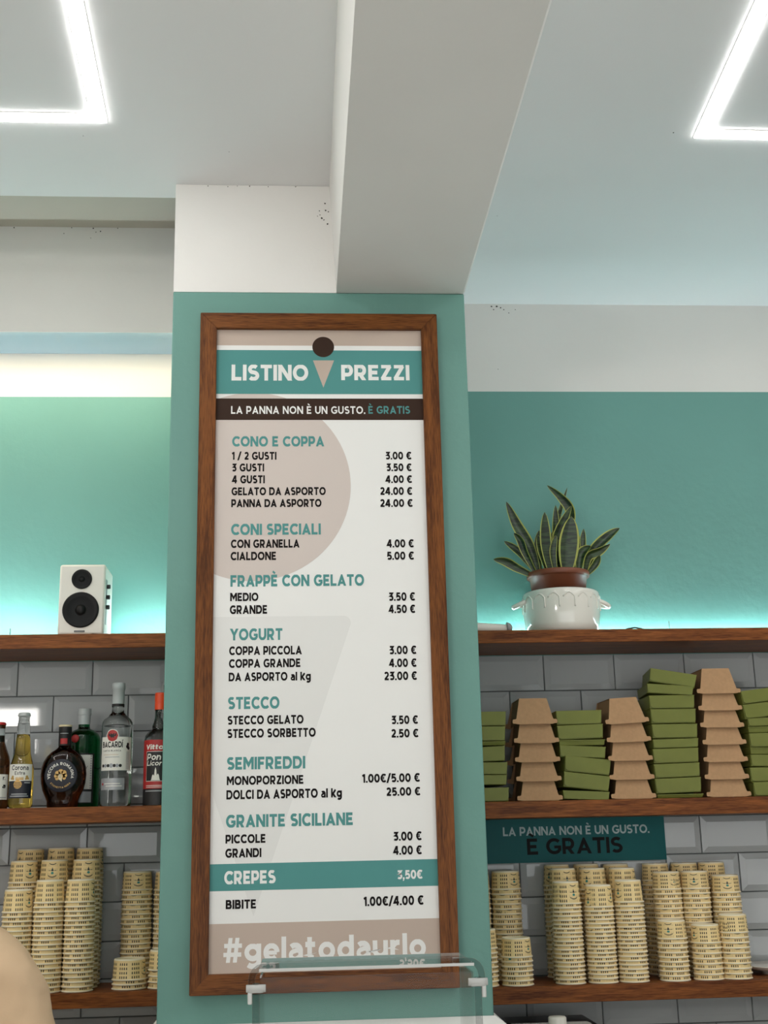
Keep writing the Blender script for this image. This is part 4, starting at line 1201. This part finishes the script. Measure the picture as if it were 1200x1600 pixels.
g_stack('the stack right of the tallest trays', [(1094, 166, 220, 6.5, 3), (1103, 221, 280, 6, 3), (1118, 282, 316, 1, 0), (1120, 318, 342, 0, 0), (1126, 343, 400, 0, 0), (1129, 402, 430, -1.5, 0), (1131, 431, 479, -1.5, 0), (1130, 480, 538, 0, 0), (1144, 540, 598, 0, 0)], 'l')

# ------------------------------------------------------------------ paper cups, upside down in stacks
def cup_mesh(rr, rt, h, seg=40):
    b = MB()
    prof = [(rr - .0030, .0006), (rr - .0006, .0002), (rr, .0014), (rr - .0002, .0028), (rr - .0016, .0038, 'rim'), (rr - .0024, .0044, 'cup'), (rt + .0004, h - .0035, 'cup'), (rt - .0006, h - .0003, 'rim'), (rt - .0016, h, 'rim'), (rt - .0026, h - .0016, 'rim'), (rt - .003, h - .004, 'cup_base'), (0, h - .004, 'cup_base')]
    n = len(prof)
    uv = [0] * n; uv[5] = 0.; uv[6] = 1.
    b.lathe(prof, 'rim', seg, uv=uv)
    return b
CT = dict(tall=(.0385, .0325, .0550, .0112), wide=(.0405, .0355, .0475, .0122))
cup_src = {k: cup_mesh(*v[:3]).build('paper_cup') for k, v in CT.items()}
cup_used = {k: [False] for k in CT}
rest = []          # cups hidden in the rear of the stacks
YR = (.5015, .5775, .6525)
cups_made = [0]
def cup_stack(kind, row_, px_top, py_top, n_ind, desc, zsh, n=None, px_bot=None, scale=1., y=None):
    rr, rt, h, pitch = CT[kind]; rr *= scale; rt *= scale; h *= scale; pitch *= scale
    y = YR[row_] if y is None else y
    zt = at(px_top, py_top, 1, y - rt * .6).z
    x_top = at(px_top, py_top, 1, y).x
    if n is None: n = max(1, int(round((zt - zsh - h) / pitch)) + 1)
    pitch = (zt - zsh - h) / (n - 1) if n > 1 else pitch
    pitch = min(max(pitch, .0100 * scale), .0140 * scale)
    xb_ = x_top if px_bot is None else at(px_bot[0], px_bot[1], 1, y).x
    rnd = random.Random(int(px_top * 7 + py_top))
    for k in range(n):                      # k = 0 is the top cup
        i = n - 1 - k
        x = xb_ + (x_top - xb_) * (i / max(1, n - 1)) + rnd.uniform(-.0005, .0005)
        loc = (x, y + rnd.uniform(-.0004, .0004), zsh + i * pitch)
        rot = rnd.uniform(0, 2 * PI)
        if k == 0 and desc in TOPROT: rot = math.radians(TOPROT[desc])
        if k < n_ind:
            o = copy_obj(cup_src[kind], cup_used[kind])
            o.location = loc; o.rotation_euler = (0, 0, rot); o.scale = (scale,) * 3
            tag(o, f'{ {"tall": "tall", "wide": "squat"}[kind]} paper cup, {nth(k)}, {desc}', 'paper cup', {'tall': 'tall paper cups stacked upside down', 'wide': 'squat paper cups stacked upside down'}[kind])
            cups_made[0] += 1
        else:
            rest.append((kind, loc, rot, scale))
# the way the emblem of a topmost cup points (degrees to the right of the viewer's front)
TOPROT = {}
def T(desc, deg): TOPROT[desc] = deg - 22.5 + 0
LS, RS, CB, RB = 'lowest left shelf', 'lowest right shelf', 'central block', 'right block'
d = {'A': f'front stack behind the beige shoulder, {LS}', 'B': f'front middle stack, {LS}', 'C': f'front right stack of the nine, {LS}',
     'A2': f'second row left stack, {LS}', 'B2': f'second row middle stack, {LS}', 'C2': f'second row right stack, {LS}',
     'A3': f'rear left stack, {LS}', 'B3': f'rear middle stack, {LS}', 'C3': f'rear right stack of the nine, {LS}',
     'D': f'high stack near the pillar, {LS}', 'E': f'stack of only three, {LS}', 'Dp': f'rear stack against the pillar, {LS}', 'Ep': f'front stack against the pillar, {LS}',
     'F': f'high stack nearest the pillar, {LS}'.replace(LS, RS), 'Fp': f'rear stack hidden by the pillar, {RS}', 'G': f'short stack of seven, {RS}', 'Hh': f'front stack cut by the pillar, {RS}'}
for key, blk in (('IJK', CB), ('NML', RB)):
    for c_, r_ in zip(key, ('front', 'second row', 'rear')):
        for n_, p_ in zip('123', ('left', 'middle', 'right')): d[c_ + n_] = f'{r_} {p_} stack, {blk}, {RS}'
for k, deg in dict(A=62, B=-80, C=75, A2=38, B2=2, C2=18, A3=-40, B3=-35, C3=80, D=12, E=75, F=28, G=45, I1=22, I2=48, I3=-62, J1=8, J2=-38, J3=58, K1=-48, K2=150, K3=150, L1=70, L2=-50, L3=-60, M1=20, M2=160, M3=170, N1=150, N2=-70, N3=65).items():
    T(d[k], deg)
zl, zr = ZL[2] + .0002, ZR[2] + .0002
S_L = 1.0
cup_stack('tall', 0, 29.5, 1390, 11, d['A'], zl)
cup_stack('tall', 0, 78.5, 1375, 24, d['B'], zl)
cup_stack('tall', 0, 127, 1374, 24, d['C'], zl)
cup_stack('tall', 1, 38, 1345, 4, d['A2'], zl)
cup_stack('tall', 1, 86, 1343.5, 2, d['B2'], zl)
cup_stack('tall', 1, 135.5, 1342.5, 3, d['C2'], zl)
cup_stack('tall', 2, 48.5, 1326.5, 1, d['A3'], zl)
cup_stack('tall', 2, 96, 1324.5, 1, d['B3'], zl)
cup_stack('tall', 2, 140.5, 1324.5, 2, d['C3'], zl)
cup_stack('wide', 2, 215, 1361.5, 18, d['D'], zl, y=.64)
cup_stack('wide', 0, 203, 1498, 3, d['E'], zl, n=3, scale=1.06, y=.52)
cup_stack('wide', 2, 265, 1361.5, 6, d['Dp'], zl, y=.64)
cup_stack('wide', 0, 258, 1484, 4, d['Ep'], zl, n=4, scale=1.02, y=.52)
cup_stack('wide', 2, 789.5, 1361, 13, d['F'], zr, y=.63)
cup_stack('wide', 2, 741.5, 1361, 6, d['Fp'], zr, y=.63)
cup_stack('wide', 0, 806, 1465, 7, d['G'], zr, n=7)
cup_stack('wide', 0, 751.5, 1452, 9, d['Hh'], zr, n=9)
cup_stack('tall', 0, 883.5, 1383, 20, d['I1'], zr, n=20)
cup_stack('tall', 0, 934, 1389, 19, d['I2'], zr, n=19)
cup_stack('tall', 0, 981, 1382, 20, d['I3'], zr, n=20)
cup_stack('tall', 1, 878.5, 1357, 3, d['J1'], zr)
cup_stack('tall', 1, 924.5, 1356.5, 4, d['J2'], zr)
cup_stack('tall', 1, 971, 1356, 2, d['J3'], zr)
cup_stack('tall', 2, 869, 1351, 2, d['K1'], zr)
cup_stack('tall', 2, 915, 1350, 1, d['K2'], zr)
cup_stack('tall', 2, 961, 1350, 1, d['K3'], zr)
sc = .955
cup_stack('wide', 2, 1023, 1349, 4, d['L1'], zr, scale=sc)
cup_stack('wide', 2, 1067.5, 1348, 2, d['L2'], zr, scale=sc)
cup_stack('wide', 2, 1110, 1347, 2, d['L3'], zr, scale=sc)
cup_stack('wide', 1, 1040, 1362, 7, d['M1'], zr, scale=sc)
cup_stack('wide', 1, 1084, 1361, 8, d['M2'], zr, scale=sc)
cup_stack('wide', 1, 1132, 1367, 6, d['M3'], zr, scale=sc)
cup_stack('wide', 0, 1048, 1438, 9, d['N1'], zr, scale=sc)
cup_stack('wide', 0, 1101, 1444.5, 9, d['N2'], zr, scale=sc)
cup_stack('wide', 0, 1143.5, 1428.5, 11, d['N3'], zr, scale=sc)
print('CUPS', cups_made[0], len(rest))
# the cups further back in the stacks, of which no more than a rim shows, as one object
b = MB(); lay = b.bm.loops.layers.uv.new('UVMap')
for kind, loc, rot, s_ in rest:
    rr, rt, h, _ = CT[kind]; seg = 24
    prof = [(rr - .0006, .0002, 'rim'), (rr, .0014, 'rim'), (rr - .0002, .0028, 'rim'), (rr - .0022, .0042, 'rim'), (rt + .0004, h - .0035, 'cup'), (rt - .0016, h, 'rim')]
    mx = Matrix.Translation(loc) @ Matrix.Rotation(rot, 4, 'Z') @ Matrix.Scale(s_, 4)
    rings = [[b.bm.verts.new(mx @ Vector((r_ * math.sin(2 * PI * k / seg), -r_ * math.cos(2 * PI * k / seg), z))) for k in range(seg)] for r_, z, _m in prof]
    for i in range(len(prof) - 1):
        for k in range(seg):
            f = b.bm.faces.new([rings[i][k], rings[i][(k + 1) % seg], rings[i + 1][(k + 1) % seg], rings[i + 1][k]])
            f.material_index = b.mi(prof[i + 1][2]); f.smooth = True
            if i == 3:
                for lp, (uu, vv) in zip(f.loops, [(k / seg, 0), ((k + 1) / seg, 0), ((k + 1) / seg, 1), (k / seg, 1)]): lp[lay].uv = (uu, vv)
    f = b.bm.faces.new(rings[-1]); f.material_index = b.mi('cup_base')
o = b.build('paper_cups', None, fix=False)
tag(o, 'lower paper cups of the rear stacks mostly hidden behind the front stacks', 'paper cups', 'paper cups in the rear stacks'); o['kind'] = 'stuff'

# ------------------------------------------------------------------ white dish at the right end of the cup shelf
c0 = at(1222, 1524, 1, .56)
b = MB()
b.lathe([(0, .004), (.035, .004), (.036, 0), (.040, 0), (.041, .006), (.070, .012), (.088, .021), (.0885, .0225), (.087, .023), (.066, .0150), (.03, .010), (0, .010)], 'plate', 48)
o = b.build('dish', None, (c0.x, .585, ZR[2])); tag(o, 'white porcelain dish at the right end of the lowest shelf', 'dish')

# ------------------------------------------------------------------ machine under the right shelf, on the back counter
b = MB(); b.box(PW + .03, 2.6, .02, D - .012, 0, .86, 'counter_front'); b.box(PW + .03, 2.6, 0, D - .012, .86, .90, 'counter', .004)
o = b.build('back_counter'); tag(o, 'low back counter right of the pillar under the shelves', 'counter')
ya, yb_ = .42, .60
p0 = at(782, 1589, 1, yb_); p1 = at(912, 1589, 1, yb_)
t = thing('drink_machine', 'black machine with pale lid and white knob under lowest right shelf', 'machine', ((p0.x + p1.x) / 2, ya, .90))
hm = p0.z - .90; wm_ = (p1.x - p0.x) / 2
b = MB(); b.box(-wm_, wm_, .02, yb_ - ya, 0, hm, 'black', .006); b.build('body', t)
q0 = at(803, 1598, 1, ya - .06); q1 = at(931, 1598, 1, ya - .06)
b = MB(); cxl = (q0.x + q1.x) / 2 - (p0.x + p1.x) / 2; wl = (q1.x - q0.x) / 2; zl_ = at(866, 1596.5, 1, ya + .018).z - .90
b.box(cxl - wl, cxl + wl, -.13, .018, 0, zl_ - .02, 'grey', .006); b.build('hopper', t)
b = MB(); b.box(cxl - wl - .002, cxl + wl + .002, -.132, .018, zl_ - .0198, zl_, 'pale_grey', .008); b.build('lid', t)
k0 = at(870.5, 1588, 1, ya - .06)
b = MB(); b.lathe([(.0215, zl_), (.0215, k0.z - .90 - .003), (.019, k0.z - .90), (0, k0.z - .90)], 'white_gloss', 28, c=(k0.x - (p0.x + p1.x) / 2, -.06, 0)); b.build('knob', t)
b = MB(); b.box(-2.6, -.03, .02, D - .012, 0, .86, 'counter_front'); b.box(-2.6, -.03, 0, D - .012, .86, .90, 'counter', .004)
o = b.build('back_counter'); tag(o, 'low back counter left of the pillar under the shelves', 'counter')

# ------------------------------------------------------------------ front counter and the clear acrylic case on it
b = MB(); b.box(-2.4, 2.8, -1.45, -.62, 0, .91, 'counter_front'); b.box(-2.42, 2.82, -1.47, -.60, .91, .95, 'counter', .004)
o = b.build('service_counter'); tag(o, 'service counter in front of the pillar carrying the clear case', 'counter')
CX0, CX1, CYF, CYB, CZ = .2386, .5363, -1.0, -.845, 1.347
t = thing('acrylic_case', 'clear acrylic case with rod corner posts in front of the price board', 'display case', ((CX0 + CX1) / 2, CYF, .95))
ccx = (CX0 + CX1) / 2; hw_ = (CX1 - CX0) / 2; dp = CYB - CYF; hc = CZ - .95
b = MB(); b.box(-hw_ + .008, hw_ - .008, .004, .007, 0, hc - .012, 'acrylic'); b.build('front_panel', t)
for s_ in (-1, 1):
    b = MB(); b.box(s_ * (hw_ - .006) - .0015, s_ * (hw_ - .006) + .0015, .008, dp - .008, 0, hc - .012, 'acrylic'); b.build('side_panel', t)
b = MB()
b.box(-hw_ + .004, hw_ - .004, 0, dp, hc - .0035, hc, 'acrylic'); tp_ = b.build('top_panel', t)
for y_ in (0, dp - .0012):
    b = MB(); b.box(-hw_ + .004, hw_ - .004, y_ - .0003, y_ + .0015, hc - .0036, hc + .0001, 'clip'); b.build('polished_edge', tp_)
for s_ in (-1, 1):
    b = MB(); b.tube([(s_ * hw_, 0, 0), (s_ * hw_, 0, hc - .018)], .0048, 'acrylic_rod', 20); po = b.build('post', t)
    b = MB()
    b.box(s_ * hw_ - .011, s_ * hw_ + .011, -.006, .006, hc - .030, hc - .020, 'clip', .003)
    b.tube([(s_ * hw_ - .013, -.002, hc - .024), (s_ * hw_ + .013, -.002, hc - .024)], .005, 'clip', 12)
    b.box(s_ * (hw_ + .008) - .003, s_ * (hw_ + .008) + .003, -.004, .003, hc - .044, hc - .028, 'clip', .0015)
    b.tube([(s_ * (hw_ + .006), 0, hc - .022)] + [(s_ * (hw_ - .008 + .014 * math.cos(a)), .002 + .01 * math.sin(a), hc - .014 + .015 * math.sin(a)) for a in (0, .4, .8, 1.2, 1.57)] + [(s_ * (hw_ - .028), .03, hc + .001)], .0045, 'acrylic_rod', 12)
    b.build('corner_clip', po)

# ------------------------------------------------------------------ person behind the counter, only a shoulder in view
def skin_obj(name, verts, edges, radii, m, parent=None, sub=2, root=0):
    me = bpy.data.meshes.new(name); me.from_pydata(verts, edges, []); me.materials.append(M[m])
    o = bpy.data.objects.new(name, me); C.objects.link(o)
    md = o.modifiers.new('Skin', 'SKIN'); md.use_smooth_shade = True
    sv = me.skin_vertices[0].data if me.skin_vertices else None
    for k, r_ in enumerate(radii):
        sv[k].radius = r_ if isinstance(r_, tuple) else (r_, r_)
    sv[root].use_root = True
    s_ = o.modifiers.new('Subdivision', 'SUBSURF'); s_.levels = sub; s_.render_levels = sub
    if parent: o.parent = parent
    return o
PXC, PYC = -.452, -.30
per = thing('person', 'person in a loose beige T-shirt standing at the left edge behind the counter', 'person', (PXC, PYC, 0))
V = [(0, 0, .86), (0, 0, 1.02), (0, -.005, 1.16), (0, 0, 1.29), (0, .005, 1.375), (0, -.005, 1.42), (0, -.012, 1.485), (0, -.02, 1.56), (0, -.012, 1.62)]
E_ = [(0, 1), (1, 2), (2, 3), (3, 4), (4, 5), (5, 6), (6, 7), (7, 8)]
Rr_ = [(.145, .10), (.13, .09), (.14, .095), (.125, .085), (.06, .05), (.05, .05), (.062, .07), (.078, .092), (.062, .072)]
def limb(pts, parent_i, rads):
    i = parent_i
    for p, r_ in zip(pts, rads):
        V.append(p); Rr_.append(r_); E_.append((i, len(V) - 1)); i = len(V) - 1
    return i
hands = []
for s_ in (-1, 1):
    w = limb([(s_ * .10, .005, 1.325), (s_ * .185, .0, 1.295), (s_ * .225, .0, 1.20), (s_ * .24, -.01, 1.05), (s_ * .21, -.12, 1.0), (s_ * .17, -.24, .985)], 3, [.052, .046, .043, .040, .036, .026])
    h_ = limb([(s_ * .16, -.285, .98)], w, [(.034, .016)])
    for f, (dx, ln) in enumerate(((-.024, .060), (-.008, .072), (.008, .068), (.023, .052))):
        bx_, by_ = s_ * .16 + dx, -.315
        limb([(bx_, by_, .98), (bx_, by_ - ln * .45, .976), (bx_, by_ - ln * .8, .966)], h_, [.0095, .0088, .0075])
    limb([(s_ * .16 - s_ * .036, -.29, .975), (s_ * .16 - s_ * .052, -.322, .968)], h_, [.0105, .0085])
    limb([(s_ * .09, 0, .80), (s_ * .095, -.005, .48), (s_ * .10, .01, .10), (s_ * .105, -.10, .035)], 0, [(.085, .09), .058, .042, .035])
skin_obj('body', V, E_, Rr_, 'skin', per)
Vs = [(0, 0, .84), (0, 0, 1.0), (0, -.003, 1.15), (0, 0, 1.28), (0, .005, 1.385)]
Es = [(0, 1), (1, 2), (2, 3), (3, 4)]
Rs = [(.165, .12), (.160, .118), (.165, .118), (.165, .112), (.115, .085)]
for s_ in (-1, 1):
    i = 3
    for p, r_ in (((s_ * .12, .003, 1.348), (.080, .080)), ((s_ * .200, .0, 1.300), (.074, .078)), ((s_ * .234, .0, 1.20), (.068, .072)), ((s_ * .250, -.006, 1.09), (.068, .072))):
        Vs.append(p); Rs.append(r_); Es.append((i, len(Vs) - 1)); i = len(Vs) - 1
sh_ = skin_obj('shirt', Vs, Es, Rs, 'shirt', per, sub=4)
tx = bpy.data.textures.new('cloth_folds', 'CLOUDS'); tx.noise_scale = .07; tx.noise_depth = 2
dm = sh_.modifiers.new('Folds', 'DISPLACE'); dm.texture = tx; dm.strength = .016; dm.mid_level = .5; dm.texture_coords = 'LOCAL'
Vt = [(0, 0, .83), (0, 0, .90)]; Et = [(0, 1)]; Rt = [(.16, .115), (.15, .11)]
for s_ in (-1, 1):
    i = 0
    for p, r_ in (((s_ * .09, 0, .74), .098), ((s_ * .095, -.005, .48), .075), ((s_ * .10, .008, .12), .062)):
        Vt.append(p); Rt.append(r_); Et.append((i, len(Vt) - 1)); i = len(Vt) - 1
skin_obj('trousers', Vt, Et, Rt, 'jeans', per)
b = MB()
b.lathe([(0, .115), (.04, .108), (.074, .075), (.088, .03), (.086, -.02), (.076, -.05), (.07, -.045), (.0, .0)], 'hair', 28, c=(0, .012, 1.585))
b.build('hair', per)
b = MB()
for s_ in (-1, 1):
    b.lathe([(0, -.012), (.008, -.009), (.012, 0), (.008, .009), (0, .012)], 'label_white', 14, mx=Matrix.Translation((s_ * .031, -.096, 1.565)))
    b.lathe([(0, -.006), (.004, -.005), (.006, 0), (.004, .005), (0, .006)], 'black', 10, mx=Matrix.Translation((s_ * .031, -.104, 1.565)))
b.build('eyes', per)
